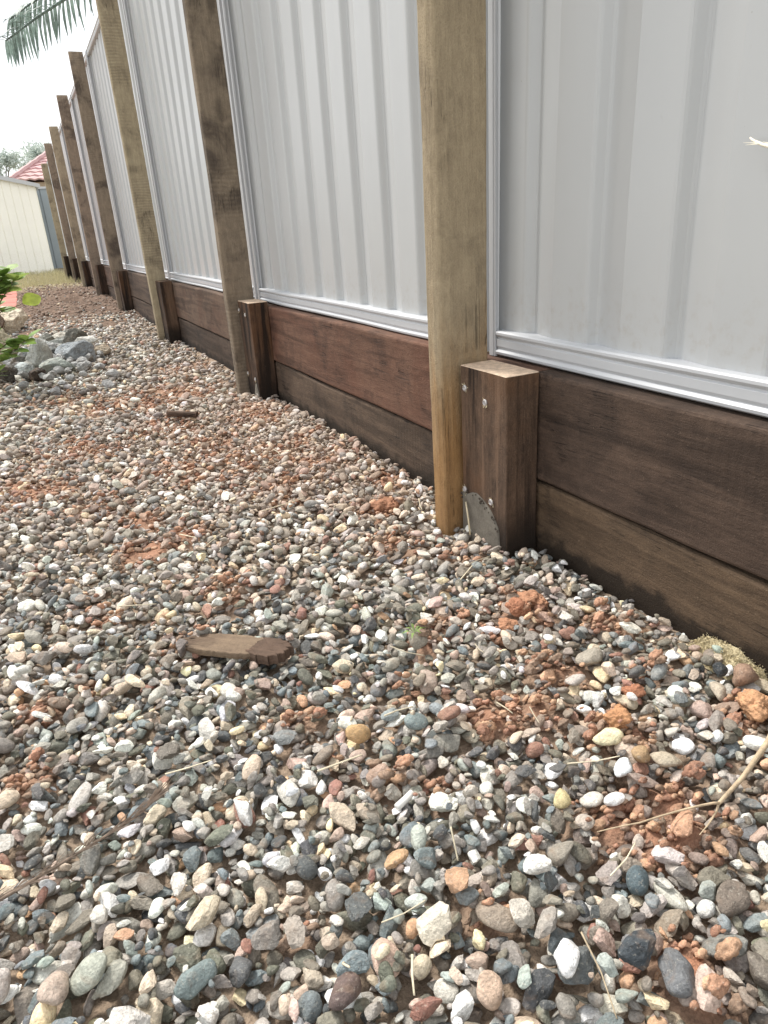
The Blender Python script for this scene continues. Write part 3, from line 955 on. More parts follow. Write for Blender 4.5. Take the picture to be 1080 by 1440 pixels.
for (x, y, a, b, c, yw, var, col, lab) in SPEC:
    r = try_drop(x, y, a, b, c, rad(yw))
    spec_idx.append(len(stones))
    cl_ = np.array(lin(*col)[:3])
    commit(x, y, a, b, c, rad(yw), var, cl_ * 0.72 + cl_.mean() * 0.28, (r[0] + 0.0015, *r[1:]))
spec_set = set(spec_idx)


def hgt(x, y):
    i, j = min(NY - 1, max(0, int((y - GY0) / CELL))), min(NX - 1, max(0, int((x - GX0) / CELL)))
    return float(H[max(0, i - 2):i + 3, max(0, j - 2):j + 3].max())


# which stones show at all, and how large from the camera
vis, cnt = np.unique(TOP[TOP >= 0], return_counts=True)
P = np.array([s[0] for s in stones])
d = (P - np.array([0, 0, CAM_H])) @ CAM_R.T
px = 540 + F_PX * d[:, 0] / d[:, 2]; py = 720 - F_PX * d[:, 1] / d[:, 2]
size = np.zeros(len(stones))
size[vis] = np.sqrt(cnt) * CELL * F_PX / np.maximum(d[vis, 2], 0.1)
inside = (px > 6) & (px < 1074) & (py > 300) & (py < 1434) & (d[:, 2] > 0.1)
sizeT = np.where(inside, size, 0)
for k in spec_idx: sizeT[k] = 0
isclod = np.array([s[3] >= 28 for s in stones])
sizeT[isclod] = 0
single = set(np.argsort(-sizeT)[:300].tolist())

# bed under the stones
gxs = np.linspace(GX0, GX1 + 0.01, 150)
gys = np.concatenate([np.linspace(GY0, 1.3, 170), np.linspace(1.32, 3.2, 130)[0:], np.linspace(3.23, GY1, 110)])
bv, bc = [], []
for y in gys:
    i = min(NY - 1, max(0, int((y - GY0) / CELL)))
    for x in gxs:
        j = min(NX - 1, max(0, int((x - GX0) / CELL)))
        rough = 0.004 * mnoise.fractal(Vector((x * 60, y * 60, 0)), 1, 2, 3)
        bv.append((x, y, BASE[i, j] + rough - 0.001))
        p = min(1, pm_[i, j])
        q = 0.5 + 0.5 * mnoise.noise(Vector((x * 9, y * 9, 4)))
        cA = np.array(lin(158, 140, 122)[:3]); cB = CLAY[1] * (1 - q * .5) + np.array(lin(128, 104, 82)[:3]) * q * .5
        bc.append(np.append(cA * (1 - p) + cB * p, 1))
nx_ = len(gxs)
bf = [(i * nx_ + j, i * nx_ + j + 1, (i + 1) * nx_ + j + 1, (i + 1) * nx_ + j) for i in range(len(gys) - 1) for j in range(nx_ - 1)]
me = mesh_of("gravel_path", bv, bf, True)
at = me.attributes.new("tint", 'FLOAT_COLOR', 'POINT')
at.data.foreach_set('color', np.array(bc, np.float32).ravel())
bed = tag(link("gravel_path", me, M['soil']), "gravel path of mixed grey and tan pebbles over red clay", kind='structure')

# all the stones too many to single out: one mesh
VV, FF, CC, SM, off = [], [], [], [], 0
visset = set(vis.tolist())
groups = {}
for k in vis.tolist():
    if k in single or k in spec_set: continue
    p, s, R3, var, col = stones[k]
    sub = 3 if (p[1] < 0.95 and max(s) > 0.007) else 2 if p[1] < 3.0 else 1
    groups.setdefault((sub, var), []).append(k)
for (sub, var), ks in groups.items():
    base, fc = SHAPES[sub][var], ICO[sub][1]
    A = np.array([stones[k][1] for k in ks]); RR = np.array([stones[k][2] for k in ks]); PP = np.array([stones[k][0] for k in ks]); CL = np.array([stones[k][4] for k in ks])
    vv = np.einsum('nij,nvj->nvi', RR, base[None] * A[:, None, :] * 1.06) + PP[:, None, :]
    n, nv = vv.shape[:2]
    VV.append(vv.reshape(-1, 3))
    FF.append((fc[None] + (np.arange(n) * nv)[:, None, None]).reshape(-1, 3) + off)
    SM.append(np.full(n * len(fc), not (KINDS[var] == 'broken' and sub > 1)))
    CC.append(np.repeat(CL, nv, axis=0))
    off += n * nv
VV = np.concatenate(VV).astype(np.float32); FF = np.concatenate(FF).astype(np.int32); CC = np.concatenate(CC).astype(np.float32)
me = bpy.data.meshes.new("gravel")
me.vertices.add(len(VV)); me.vertices.foreach_set('co', VV.ravel())
me.loops.add(FF.size); me.loops.foreach_set('vertex_index', FF.ravel())
me.polygons.add(len(FF)); me.polygons.foreach_set('loop_start', np.arange(0, FF.size, 3, dtype=np.int32))
me.polygons.foreach_set('use_smooth', np.concatenate(SM))
me.update(calc_edges=True)
at = me.attributes.new("tint", 'FLOAT_COLOR', 'POINT')
at.data.foreach_set('color', np.concatenate([CC, np.ones((len(CC), 1), np.float32)], 1).ravel())
tag(link("gravel", me, M['stone'], bed), "small mixed pebbles and clay crumbs of the path", kind='stuff')
print("stones", len(stones), "shown", len(vis), "gravel tris", len(FF))

PEB = []
for k in range(NV):
    m_ = bpy.data.meshes.new("pebble")
    m_.from_pydata(SHAPES[3][k].tolist(), [], ICO[3][1].tolist())
    m_.polygons.foreach_set('use_smooth', [KINDS[k] != 'broken'] * len(m_.polygons))
    m_.materials.append(M['pebble'])
    PEB.append(m_)


def put_stone(name, k, parent=None):
    p, s, R3, var, col = stones[k]
    o = bpy.data.objects.new(name, PEB[var])
    COL.objects.link(o)
    if parent is not None: o.parent = parent
    mt = np.eye(4); mt[:3, :3] = R3 @ np.diag(s * 1.06); mt[:3, 3] = p
    o.matrix_world = Matrix(mt.tolist())
    o.color = (*[float(c) for c in col], 1)
    return o


for k in sorted(single): put_stone("pebble", k, bed)
for k, sp in zip(spec_idx, SPEC): tag(put_stone("stone", k), sp[8], "stone", "stones that stand out in the gravel path")


# ------------------------------------------------------------------ things lying on the gravel
def clod(x, y, r, col, label, seed, flat=0.6, sink=0.3):
    b = bmesh.new()
    bmesh.ops.create_icosphere(b, subdivisions=5, radius=1.0)
    for v in b.verts:
        p = v.co.copy()
        q = 0.82 + 0.30 * mnoise.fractal(p * 1.1 + Vector((seed, 0, 0)), 1, 2, 5) + 0.10 * mnoise.noise(p * 5 + Vector((0, seed, 0))) + 0.05 * mnoise.noise(p * 13 + Vector((0, seed, 0)))
        v.co = Vector((p.x * q * r, p.y * q * r * 0.85, p.z * q * r * flat))
    m_ = bpy.data.meshes.new("clay_clod")
    b.to_mesh(m_); b.free()
    m_.polygons.foreach_set('use_smooth', [True] * len(m_.polygons))
    i, j = int((y - GY0) / CELL), int((x - GX0) / CELL)
    z = float(np.median(H[i - 4:i + 5, j - 4:j + 5]))
    o = link("clay_clod", m_, M['clod'], None, (x, y, z + r * flat * (0.5 - sink)))
    o.rotation_euler = (0.1, 0.1, seed)
    o.color = (*col, 1)
    return tag(o, label, "clay clod", "red clay lumps lying in the gravel")


clod(0.628, 0.822, 0.033, (1.0, 0.96, 0.92), "broad crumbly lump of orange-red clay near the foot of the nearest posts", 2.0, 0.5)
clod(0.590, 0.808, 0.021, (0.92, 0.78, 0.74), "round dark red clay lump beside the broad orange one", 5.1, 0.7)
clod(0.690, 0.455, 0.026, (1.22, 1.25, 1.1), "orange clay lump at the far right beside the dry twig", 7.7, 0.75)
clod(0.528, 0.515, 0.019, (1.2, 1.15, 0.95), "orange angular clay lump left of the wedge-shaped cream pebble", 9.2, 0.8)
clod(0.376, 0.262, 0.022, (0.95, 0.86, 0.84), "flat strip of dark red clay beside the blue-grey rounded stone", 12.6, 0.3, 0.55)
clod(0.610, 1.345, 0.042, (0.78, 0.72, 0.7), "dark brown crumbly clay heap left of the nearest post in mid path", 15.4, 0.5)
clod(0.600, 0.565, 0.018, (0.9, 0.76, 0.72), "small red clay lump among pebbles in front of the pale sawdust", 21.3, 0.65)
clod(0.560, 0.790, 0.020, (1.05, 1.0, 0.95), "middling orange clay lump just left of the round dark red one", 24.3, 0.6)

# sawdust heap at the wall foot
b = bmesh.new()
N1, N2 = 40, 26
grid = []
for i in range(N1):
    row = []
    for j in range(N2):
        yy = 0.485 + 0.13 * i / (N1 - 1); xx = AX - 0.034 * j / (N2 - 1) * (0.6 + 0.5 * math.sin(3.14 * i / (N1 - 1)))
        e = max(0, 1 - (j / (N2 - 1)) ** 1.4) * math.sin(math.pi * i / (N1 - 1)) ** 0.6
        z = -0.016 + 0.027 * e + 0.008 * mnoise.fractal(Vector((xx * 45, yy * 45, 3)), 1, 2, 4)
        row.append(b.verts.new((xx - 0.74, yy - 0.55, z)))
    grid.append(row)
for i in range(N1 - 1):
    for j in range(N2 - 1): b.faces.new((grid[i][j], grid[i + 1][j], grid[i + 1][j + 1], grid[i][j + 1]))
m_ = bpy.data.meshes.new("sawdust_heap"); b.to_mesh(m_); b.free()
m_.polygons.foreach_set('use_smooth', [True] * len(m_.polygons))
sdh = tag(link("sawdust_heap", m_, M['sawdust'], None, (0.74, 0.55, 0.004)), "small heap of pale yellow sawdust against the foot of the sleeper wall", "sawdust heap")

mb = MB()
for k in range(2600):
    i, j = random.randrange(1, N1 - 1), int((N2 - 2) * random.random() ** 0.8)
    p = Vector(m_.vertices[i * N2 + j].co) + Vector((random.uniform(-.003, .003), random.uniform(-.004, .004), random.uniform(0, .0014)))
    s_ = random.uniform(0.0007, 0.0022)
    e = [Vector((random.uniform(-1, 1), random.uniform(-1, 1), random.uniform(-.6, .6))) * s_ for _ in range(3)]
    mb.add(([p + e[0], p + e[1], p + e[2], p - e[0] * .6 + Vector((0, 0, s_))], [(0, 1, 2), (0, 1, 3), (1, 2, 3)]))
tag(mb.build("sawdust_grain", M['sawdust'], sdh), kind='stuff')

# timber offcut
oz = float(np.percentile(H[int((0.90 - GY0) / CELL):int((0.98 - GY0) / CELL), int((0.11 - GX0) / CELL):int((0.22 - GX0) / CELL)], 93))
oc = tag(empty("timber_offcut", (0.165, 0.938, oz + 0.006)), "thin broken brown timber offcut with a splintered dark end lying on the gravel", "wood offcut")


def slab(outline, z0, z1, seed, rough, name, mat):
    """split slab: outline (along, across), top and bottom wander, edge splintered; lying along local y"""
    n = 90
    per = [Vector((a, b_)) for a, b_ in outline]
    L_ = [(per[(i + 1) % len(per)] - per[i]).length for i in range(len(per))]
    tot = sum(L_); pts = []
    for k in range(n):
        d_ = tot * k / n; i = 0
        while d_ > L_[i]: d_ -= L_[i]; i += 1
        p = per[i].lerp(per[(i + 1) % len(per)], d_ / L_[i])
        q = 1 + rough * (mnoise.noise(Vector((k * 0.55, seed, 1))) + 0.7 * mnoise.noise(Vector((k * 1.7, seed, 7))))
        pts.append(p * q)
    rings = []
    cen = sum(pts, Vector((0, 0))) / n
    for z, s_ in ((z0, 0.03), (z0, 0.6), (z0 + 0.001, 0.95), (z0 * .5 + z1 * .5, 1.0), (z1 - 0.001, 0.985), (z1, 0.95), (z1, 0.75), (z1, 0.5), (z1, 0.25), (z1, 0.02)):
        ring = []
        for p in pts:
            u = cen + (p - cen) * s_
            w_ = 0.0016 * mnoise.fractal(Vector((u.x * 35, u.y * 140, seed)), 1, 2, 4) + 0.10 * u.x * (1 if s_ else 0) * 0.0
            ring.append((u.y, u.x, z + w_))
        rings.append(ring)
    v, f = sweep(rings)
    return link(name, mesh_of(name, v, [tuple(reversed(q)) for q in f]), mat, oc)


pl_ = slab([(-0.098, 0.006), (-0.082, 0.021), (-0.05, 0.027), (0.0, 0.025), (0.046, 0.023), (0.050, 0.0), (0.044, -0.020), (0.01, -0.021), (-0.05, -0.017), (-0.085, -0.004)], -0.009, 0.0035, 3.0, 0.06, "plank", M['chunk'])
bl_ = slab([(0.036, 0.019), (0.060, 0.026), (0.080, 0.024), (0.099, 0.010), (0.094, -0.010), (0.066, -0.021), (0.040, -0.017)], -0.012, 0.0060, 9.0, 0.13, "split_end", M['chunk_dark'])
bl_['label'] = "darker splintered end of the offcut"
oc.scale = (1.22, 1.0, 0.9)
oc.rotation_euler = (rad(5), rad(-4), rad(180 + 40))
pl_.color = (1, 1, 1, 1); bl_.color = (1, 1, 1, 1)

v, f = beam(0.035, 0.018, 0.10, 10, 0.006, 0.006, 'y', seed=88)
o = link("bark_piece", mesh_of("bark_piece", v, f), M['chunk_dark'], None, (0.42, 2.42, hgt(0.42, 2.44) + 0.002))
o.rotation_euler = (rad(6), rad(10), rad(68))
tag(o, "small dark brown scrap of bark on the far gravel", "bark piece")


def lie(pts, lift=0.0015):
    """points (x, y) laid on the stones with a few steps between"""
    out_ = []
    for (a, b_) in zip(pts[:-1], pts[1:]):
        for s in range(6):
            t = s / 6
            out_.append((a[0] + (b_[0] - a[0]) * t, a[1] + (b_[1] - a[1]) * t))
    out_.append(pts[-1])
    z = [hgt(*p) + lift for p in out_]
    kf = np.polyfit(range(len(z)), z, 2 if len(z) > 13 else 1)
    fit = np.polyval(kf, range(len(z)))
    z2 = [float(q) + 0.55 * max(0.0, float(np.max(np.array(z) - fit))) for q in fit]
    return [(p[0], p[1], zz) for p, zz in zip(out_, z2)]


def relative(pts, c): return [(p[0] - c[0], p[1] - c[1], p[2] - c[2]) for p in pts]


# pale forked twig on the right
tw = lie([(0.72, 0.436), (0.647, 0.404), (0.577, 0.380), (0.524, 0.366)], 0.003)
c0 = tw[0]
root = tag(empty("forked_twig", c0), "pale dry twig forking into thin stems across the soil at the right", "twig")
link("main_stem", mesh_of("main_stem", *tube(relative(tw, c0), 0.0040, 7, 0.5), True), M['twig'], root)
for pts, r_ in (([(0.524, 0.366), (0.484, 0.376), (0.438, 0.388), (0.400, 0.407)], 0.0015), ([(0.524, 0.366), (0.500, 0.356), (0.478, 0.349)], 0.0013)):
    q = lie(pts, 0.003)
    q[0] = tw[-1]
    link("side_stem", mesh_of("side_stem", *tube(relative(q, c0), r_, 5, 0.4), True), M['twig'], root)

# feathery dry seed stalk on the left
st = lie([(-0.24, 0.585), (-0.155, 0.612), (-0.09, 0.632), (-0.02, 0.652), (0.005, 0.662)], 0.004)
c0 = st[0]
root = tag(empty("seed_stalk", c0), "feathery dry grey-brown seed stalk lying on grey pebbles at the left edge", "dry stalk")
link("stalk", mesh_of("stalk", *tube(relative(st, c0), 0.0022, 6, 0.5), True), M['seed'], root)
mb = MB()
for s in range(120):
    t = random.random() ** 0.7
    i = t * (len(st) - 2)
    a, b_ = Vector(st[int(i)]), Vector(st[int(i) + 1])
    p = a.lerp(b_, i - int(i))
    dr = (b_ - a).normalized()
    sd_ = Vector((-dr.y, dr.x, 0)) * random.choice((-1, 1))
    L = random.uniform(0.012, 0.034)
    e = p + dr * L + sd_ * L * random.uniform(0.08, 0.38) + Vector((0, 0, random.uniform(-0.004, 0.008)))
    mb.add(tube(relative([p, p.lerp(e, 0.5) + Vector((0, 0, 0.002)), e], c0), random.uniform(0.0005, 0.0012), 4, 0.3))
tag(mb.build("spikelet", M['seed'], root), kind='stuff')

# loose straws
SUN_ = [((0.163, 0.423), (0.205, 0.415)), ((0.268, 0.475), (0.262, 0.452)), ((0.30, 0.315), (0.285, 0.255)), ((0.118, 0.405), (0.115, 0.380)), ((0.170, 0.375), (0.158, 0.350)),
        ((0.48, 0.76), (0.47, 0.72)), ((0.175, 1.44), (0.20, 1.385)), ((0.21, 1.36), (0.235, 1.31)), ((0.46, 0.60), (0.448, 0.565)), ((0.02, 0.72), (0.075, 0.71)),
        ((0.18, 0.63), (0.235, 0.625)), ((0.285, 0.665), (0.33, 0.675)), ((0.43, 0.63), (0.43, 0.595)), ((0.36, 1.45), (0.47, 1.47)), ((0.53, 1.9), (0.52, 1.8)), ((0.60, 0.98), (0.65, 0.975)),
        ((0.56, 0.93), (0.60, 0.955)), ((0.36, 0.80), (0.40, 0.77)), ((0.37, 0.355), (0.42, 0.375)), ((0.02, 1.16), (0.08, 1.15)), ((0.43, 0.49), (0.48, 0.462)), ((0.69, 1.32), (0.665, 1.26))]
wh = ["thin pale straw lying flat between grey pebbles near the bottom", "short white straw standing out by the blue pebbles", "long brown dry stem running down to the bottom edge", "bent thin stem between pebbles left of the cream stone",
      "short thin stem right of the round purple-brown stone", "pale straw below the broad orange clay lump", "longer pale straw on the mid gravel left of the path centre", "pale straw just nearer than the longer one on the mid gravel",
      "short straw at the upper edge of the bare soil patch", "brownish straw lying level at the left, above the seed stalk", "pale straw beside the mustard yellow pebble", "short straw right of the mustard yellow pebble",
      "thin straw pointing to the lemon cream wedge pebble", "long pale straw lying level in the middle distance", "farthest pale straw, on the reddish gravel before the second bay", "straw lying level just before the grey cement arch",
      "straw beside the short level one before the nearest posts", "pale slanting straw beyond the green weed sprig", "thin straw on the gravel left of the grey-brown oval stone", "level straw at the left beyond the wood offcut",
      "pair-mate straw by the white oval pebble on bare soil", "short upright-looking straw near the dark brown clay heap"]
for i, (a, b_) in enumerate(SUN_):
    pts = lie([a, ((a[0] + b_[0]) / 2 + random.uniform(-.003, .003), (a[1] + b_[1]) / 2 + random.uniform(-.003, .003)), b_], 0.002)
    c0 = pts[0]
    o = link("straw", mesh_of("straw", *tube(relative(pts, c0), random.uniform(0.0007, 0.0014), 5, 0.7), True), M['straw'], None, c0)
    k = random.uniform(0.6, 1.0)
    o.color = (k, k, k * 0.98, 1)
    if i == 2: o.color = (0.55, 0.5, 0.45, 1)
    tag(o, wh[i], "straw", "loose straws on the gravel")

# stick leaning on the stub
o = link("leaning_stick", mesh_of("leaning_stick", *tube([(0, 0, 0), (0.004, 0.012, 0.03), (0.006, 0.024, 0.062)], 0.0019, 6, 0.8), True), M['splint'], None, (0.684, 1.095, 0.002))
tag(o, "thin pale stick leaning on the grey cement arch of the nearest stub", "stick")
# white tube scrap
mb = MB().add(tube([(0, 0, 0), (0.012, 0.004, 0.001), (0.024, 0.008, 0.003)], 0.0042, 10, 1.0))
tag(mb.build("white_tube", M['white'], None, (0.240, 0.545, hgt(0.248, 0.549) + 0.003), True), "short white tube scrap lying among pebbles and clay", "tube scrap")
# green sprig
root = tag(empty("green_sprig", (0.40, 0.80, hgt(0.40, 0.80))), "little green weed sprig between pebbles in front of the nearest posts", "weed")
lm = None
for k in range(7):
    a = k * 0.95 + 0.3
    L = random.uniform(0.014, 0.026)
    pts = [(0, 0, 0), (L * .5 * math.cos(a), L * .5 * math.sin(a), 0.007), (L * math.cos(a), L * math.sin(a), 0.005)]
    wv = 0.0022
    n_ = (-math.sin(a) * wv, math.cos(a) * wv)
    v = [pts[0], (pts[1][0] + n_[0], pts[1][1] + n_[1], pts[1][2]), (pts[1][0] - n_[0], pts[1][1] - n_[1], pts[1][2]), pts[2]]
    lf = link("leaf", mesh_of("leaf", v, [(0, 2, 1), (1, 2, 3)]), M['leaf'], root)
# dry splinter caught on the fence sheet
root = tag(empty("dry_splinter", (0.806, 0.655, 0.655)), "dry white plant splinter stuck out from the nearest pale fence sheet", "splinter")
link("shaft", mesh_of("shaft", *tube([(0, 0, 0), (-0.012, -0.014, -0.004), (-0.02, -0.035, -0.011), (-0.014, -0.06, -0.02), (0.02, -0.085, -0.024)], 0.0011, 6, 2.6), True), M['splinter'], root)
mb = MB()
for k in range(6):
    t = random.uniform(0.01, 0.04)
    mb.add(tube([(-0.016, -0.012 - t, -0.006 - t * 0.15), (-0.018 + random.uniform(-.004, .004), -t + 0.004, -0.004 - random.uniform(0, .008))], 0.0006, 4, 0.3))
mb.build("fibre", M['splinter'], root)


# ------------------------------------------------------------------ rocks, shrub and pavers at the left
def rock(x, y, sx, sy, sz, col, label, seed, yaw=0, kind='broken', lift=0.45, tilt=(0, 0)):
    b = bmesh.new()
    bmesh.ops.create_icosphere(b, subdivisions=5, radius=1.0)
    r = np.random.default_rng(seed)
    nrm = r.normal(size=(11, 3)); nrm /= np.linalg.norm(nrm, axis=1)[:, None]
    cc = r.uniform(0.55, 0.95, 11)
    for v in b.verts:
        p = np.array(v.co[:])
        dt = nrm @ p
        rr = min([c / q for c, q in zip(cc, dt) if q > 0.05] + [1.0])
        q = rr + 0.09 * mnoise.fractal(Vector(p * 2.0 + seed), 1, 2, 6) + 0.035 * mnoise.noise(Vector(p * 8 + seed)) + 0.018 * mnoise.noise(Vector(p * 21 + seed))
        v.co = Vector((p[0] * q * sx, p[1] * q * sy, p[2] * q * sz))
    m_ = bpy.data.meshes.new("rock"); b.to_mesh(m_); b.free()
    m_.polygons.foreach_set('use_smooth', [False] * len(m_.polygons))
    o = link("rock", m_, M['rock'], None, (x, y, sz * lift))
    o.rotation_euler = (tilt[0], tilt[1], yaw)
    o.color = (*[min(0.85, c * 1.25) for c in lin(*col)[:3]], 1)
    return tag(o, label, "rock", "loose rocks heaped at the edge of the path")


rock(0.150, 4.15, .115, .075, .075, (132, 137, 140), "large blue-grey rough rock at the right of the heap", 3, 0.2)
rock(-0.030, 4.00, .068, .06, .10, (158, 158, 152), "upright pale grey angular rock in the middle of the heap", 8, 0.5, lift=0.6)
rock(0.050, 3.88, .095, .05, .045, (150, 156, 150), "flat grey slab rock at the front of the heap", 12, 0.35)
rock(-0.110, 3.88, .065, .05, .045, (184, 190, 189), "smooth pale bluish white rock at the front of the heap", 15, -0.3)
rock(-0.165, 3.86, .06, .06, .05, (72, 68, 62), "black-brown rock at the left front of the heap", 18, 0.1)
rock(0.185, 4.65, .085, .06, .08, (92, 90, 82), "dark grey-brown rock at the back of the heap", 21, 0.3)
rock(0.00, 4.55, .085, .07, .075, (164, 168, 166), "pale grey rock behind the upright angular one", 25, 0.8)
rock(0.10, 4.75, .11, .06, .05, (150, 152, 146), "long flat light grey rock at the back of the heap", 28, 0.1)
rock(-0.10, 4.30, .06, .055, .06, (130, 134, 132), "middling grey rock under the green shrub leaves", 31, 0.6)
rock(-0.08, 3.98, .038, .035, .042, (168, 166, 158), "fist-sized pale rock tucked beside the upright one", 34, 0.2)
rock(-0.20, 6.1, .16, .13, .14, (190, 178, 158), "big pale cream rock behind the shrub near the red pavers", 37, 0.4)
rock(-0.33, 5.95, .14, .12, .13, (112, 96, 82), "brown rock left of the big pale cream one", 40, 0.9)
rock(0.285, 4.30, .06, .045, .035, (152, 140, 122), "flat tan rock just right of the large blue-grey one", 43, 0.2)
rock(0.215, 4.35, .075, .03, .03, (196, 194, 186), "thin whitish flake of rock leaning behind the blue-grey one", 46, -0.3, lift=2.2)
rock(-0.05, 3.76, .042, .035, .034, (60, 50, 44), "small dark brown rock at the very front of the heap", 49, 0.3)
rock(0.095, 4.36, .055, .05, .05, (140, 140, 132), "grey lump between the large blue-grey rock and the upright one", 55, 0.5)
rock(0.05, 4.25, .045, .04, .05, (92, 94, 92), "dark grey lump behind the flat grey slab", 58, 0.9)
rock(-0.06, 4.32, .055, .045, .045, (176, 182, 180), "pale bluish lump behind the upright rock, under the leaves", 61, 0.2)
rock(-0.12, 4.06, .05, .045, .05, (84, 82, 76), "dark lump at the left between the bluish white and middling grey rocks", 64, 0.7)
rock(0.12, 5.05, .07, .05, .04, (186, 182, 170), "light flat rock farthest back in the heap", 67, 0.1)
rock(0.02, 5.0, .06, .05, .05, (120, 120, 112), "grey rock far back in the heap beside the light flat one", 70, 0.4)
rock(-0.26, 4.55, .15, .12, .16, (170, 160, 136), "large sandy rock behind the shrub at the left edge", 52, 0.3)

mb = MB()
for k in range(150):
    x, y = random.gauss(0.02, 0.16), random.gauss(4.3, 0.38)
    if x > AX - 0.3: continue
    s_ = random.uniform(0.014, 0.04)
    b0 = SHAPES[2][11 + random.randrange(17)] * np.array([s_, s_ * .8, s_ * .65])
    an = random.uniform(0, 6.28); tl = random.uniform(-.6, .6)
    Rz = np.array([[math.cos(an), -math.sin(an), 0], [math.sin(an), math.cos(an), 0], [0, 0, 1]]) @ np.array([[1, 0, 0], [0, math.cos(tl), -math.sin(tl)], [0, math.sin(tl), math.cos(tl)]])
    b0 = b0 @ Rz.T + np.array([x, y, s_ * 0.3 + 0.05 * math.exp(-((x - 0.0) / 0.13) ** 2 - ((y - 4.3) / 0.3) ** 2)])
    mb.add((b0.tolist(), ICO[2][1].tolist()))
o = mb.build("rubble", M['rock'])
o.color = (0.36, 0.36, 0.35, 1)
tag(o, "small grey broken rock scattered between the larger rocks", kind='stuff')

# shrub
shrub = tag(empty("shrub", (-0.42, 3.62, -0.02)), "leafy green shrub reaching in over the rocks at the left edge", "shrub")
LV = []
nl = 5
ov = []
for i in range(nl + 1):
    t = i / nl
    wd = 0.36 * math.sin(math.pi * min(1, t * 0.93 + 0.03)) ** 0.8
    z = -0.18 * t * t
    ov.append([(t, -wd, z + 0.10 * wd), (t, 0, z), (t, wd, z + 0.10 * wd)])
lv, lfc = sweep(ov, cap=False, closed=False)
leafmesh = mesh_of("leaf", lv, lfc, True)
leafmesh.materials.append(M['leaf'])
tips = [(-0.062, 3.60, 0.50, 8), (-0.045, 3.56, 0.455, 8), (-0.10, 3.62, 0.46, 6), (-0.125, 3.58, 0.41, 8), (-0.15, 3.66, 0.37, 6), (-0.115, 3.56, 0.205, 6), (-0.060, 3.55, 0.200, 8), (-0.165, 3.55, 0.13, 8),
        (-0.09, 3.60, 0.43, 9), (-0.13, 3.6, 0.47, 9), (-0.10, 3.54, 0.17, 8), (-0.175, 3.60, 0.25, 5), (-0.12, 3.62, 0.335, 4), (-0.28, 3.55, 0.4, 9), (-0.33, 3.7, 0.55, 9), (-0.30, 3.5, 0.22, 8), (-0.42, 3.5, 0.5, 8), (-0.21, 3.5, .08, 6)]
base = Vector((-0.42, 3.62, -0.02))
for (x, y, z, n) in tips:
    e = Vector((x, y, z)) - base
    mid = e * 0.5 + Vector((0, 0, 0.06 if z < 0.3 else 0.0)) + Vector((random.uniform(-.03, .03), random.uniform(-.03, .03), 0))
    link("branch", mesh_of("branch", *tube([(0, 0, 0), mid * 0.5, mid, e * 0.8 + Vector((0, 0, 0.01)), e], 0.006, 5, 0.35), True), M['stem'], shrub)
    for k in range(n):
        o = bpy.data.objects.new("leaf", leafmesh)
        COL.objects.link(o); o.parent = shrub
        L = random.uniform(0.05, 0.088)
        o.scale = (L, L, L)
        o.location = e - e.normalized() * random.uniform(0, 0.05)
        o.rotation_euler = (random.uniform(-.5, .5), random.uniform(-0.75, -0.05), k * 2.4 + random.uniform(-.4, .4))
        k_ = random.uniform(0.7, 1.25)
        o.color = (k_ * random.uniform(0.9, 1.1), k_, k_ * 0.9, 1)
o = bpy.data.objects.new("leaf", leafmesh); COL.objects.link(o); o.parent = shrub
o.location = Vector((-0.035, 3.58, 0.352)) - base; o.scale = (0.085, 0.1, 0.085); o.rotation_euler = (0.9, -0.35, 0.35); o.color = (1.75, 1.45, 0.75, 1)
o['label'] = "yellow leaf on a long thin stem"
link("leaf_stem", mesh_of("leaf_stem", *tube([Vector((-0.14, 3.6, 0.33)) - base, Vector((-0.09, 3.59, 0.335)) - base, Vector((-0.035, 3.58, 0.352)) - base], 0.0022, 5, 0.6), True), M['stem'], shrub)
# red pavers
pav = tag(empty("paved_path", (-0.14, 6.9, 0)), "path of dull red pavers beyond the rocks at the left", kind='structure')
for r_ in range(13):
    for c_ in range(4):
        W = 0.395
        mb = bmesh.new()
        bmesh.ops.create_cube(mb, size=1.0)
        bmesh.ops.scale(mb, vec=(W, W, 0.05), verts=mb.verts)
        bmesh.ops.bevel(mb, geom=mb.edges[:], offset=0.005, segments=1, affect='EDGES')
        if r_ == 0 and c_ == 0:
            pm2 = bpy.data.meshes.new("paver"); mb.to_mesh(pm2); pm2.materials.append(M['paver'])
        mb.free()
        o = bpy.data.objects.new("paver", pm2); COL.objects.link(o); o.parent = pav
        o.location = (-0.2 - c_ * 0.4, 0.2 + r_ * 0.4, -0.008 + random.uniform(-.003, .003))
        k_ = random.uniform(0.88, 1.1)
        o.color = (k_, k_ * random.uniform(.94, 1.04), k_, 1)

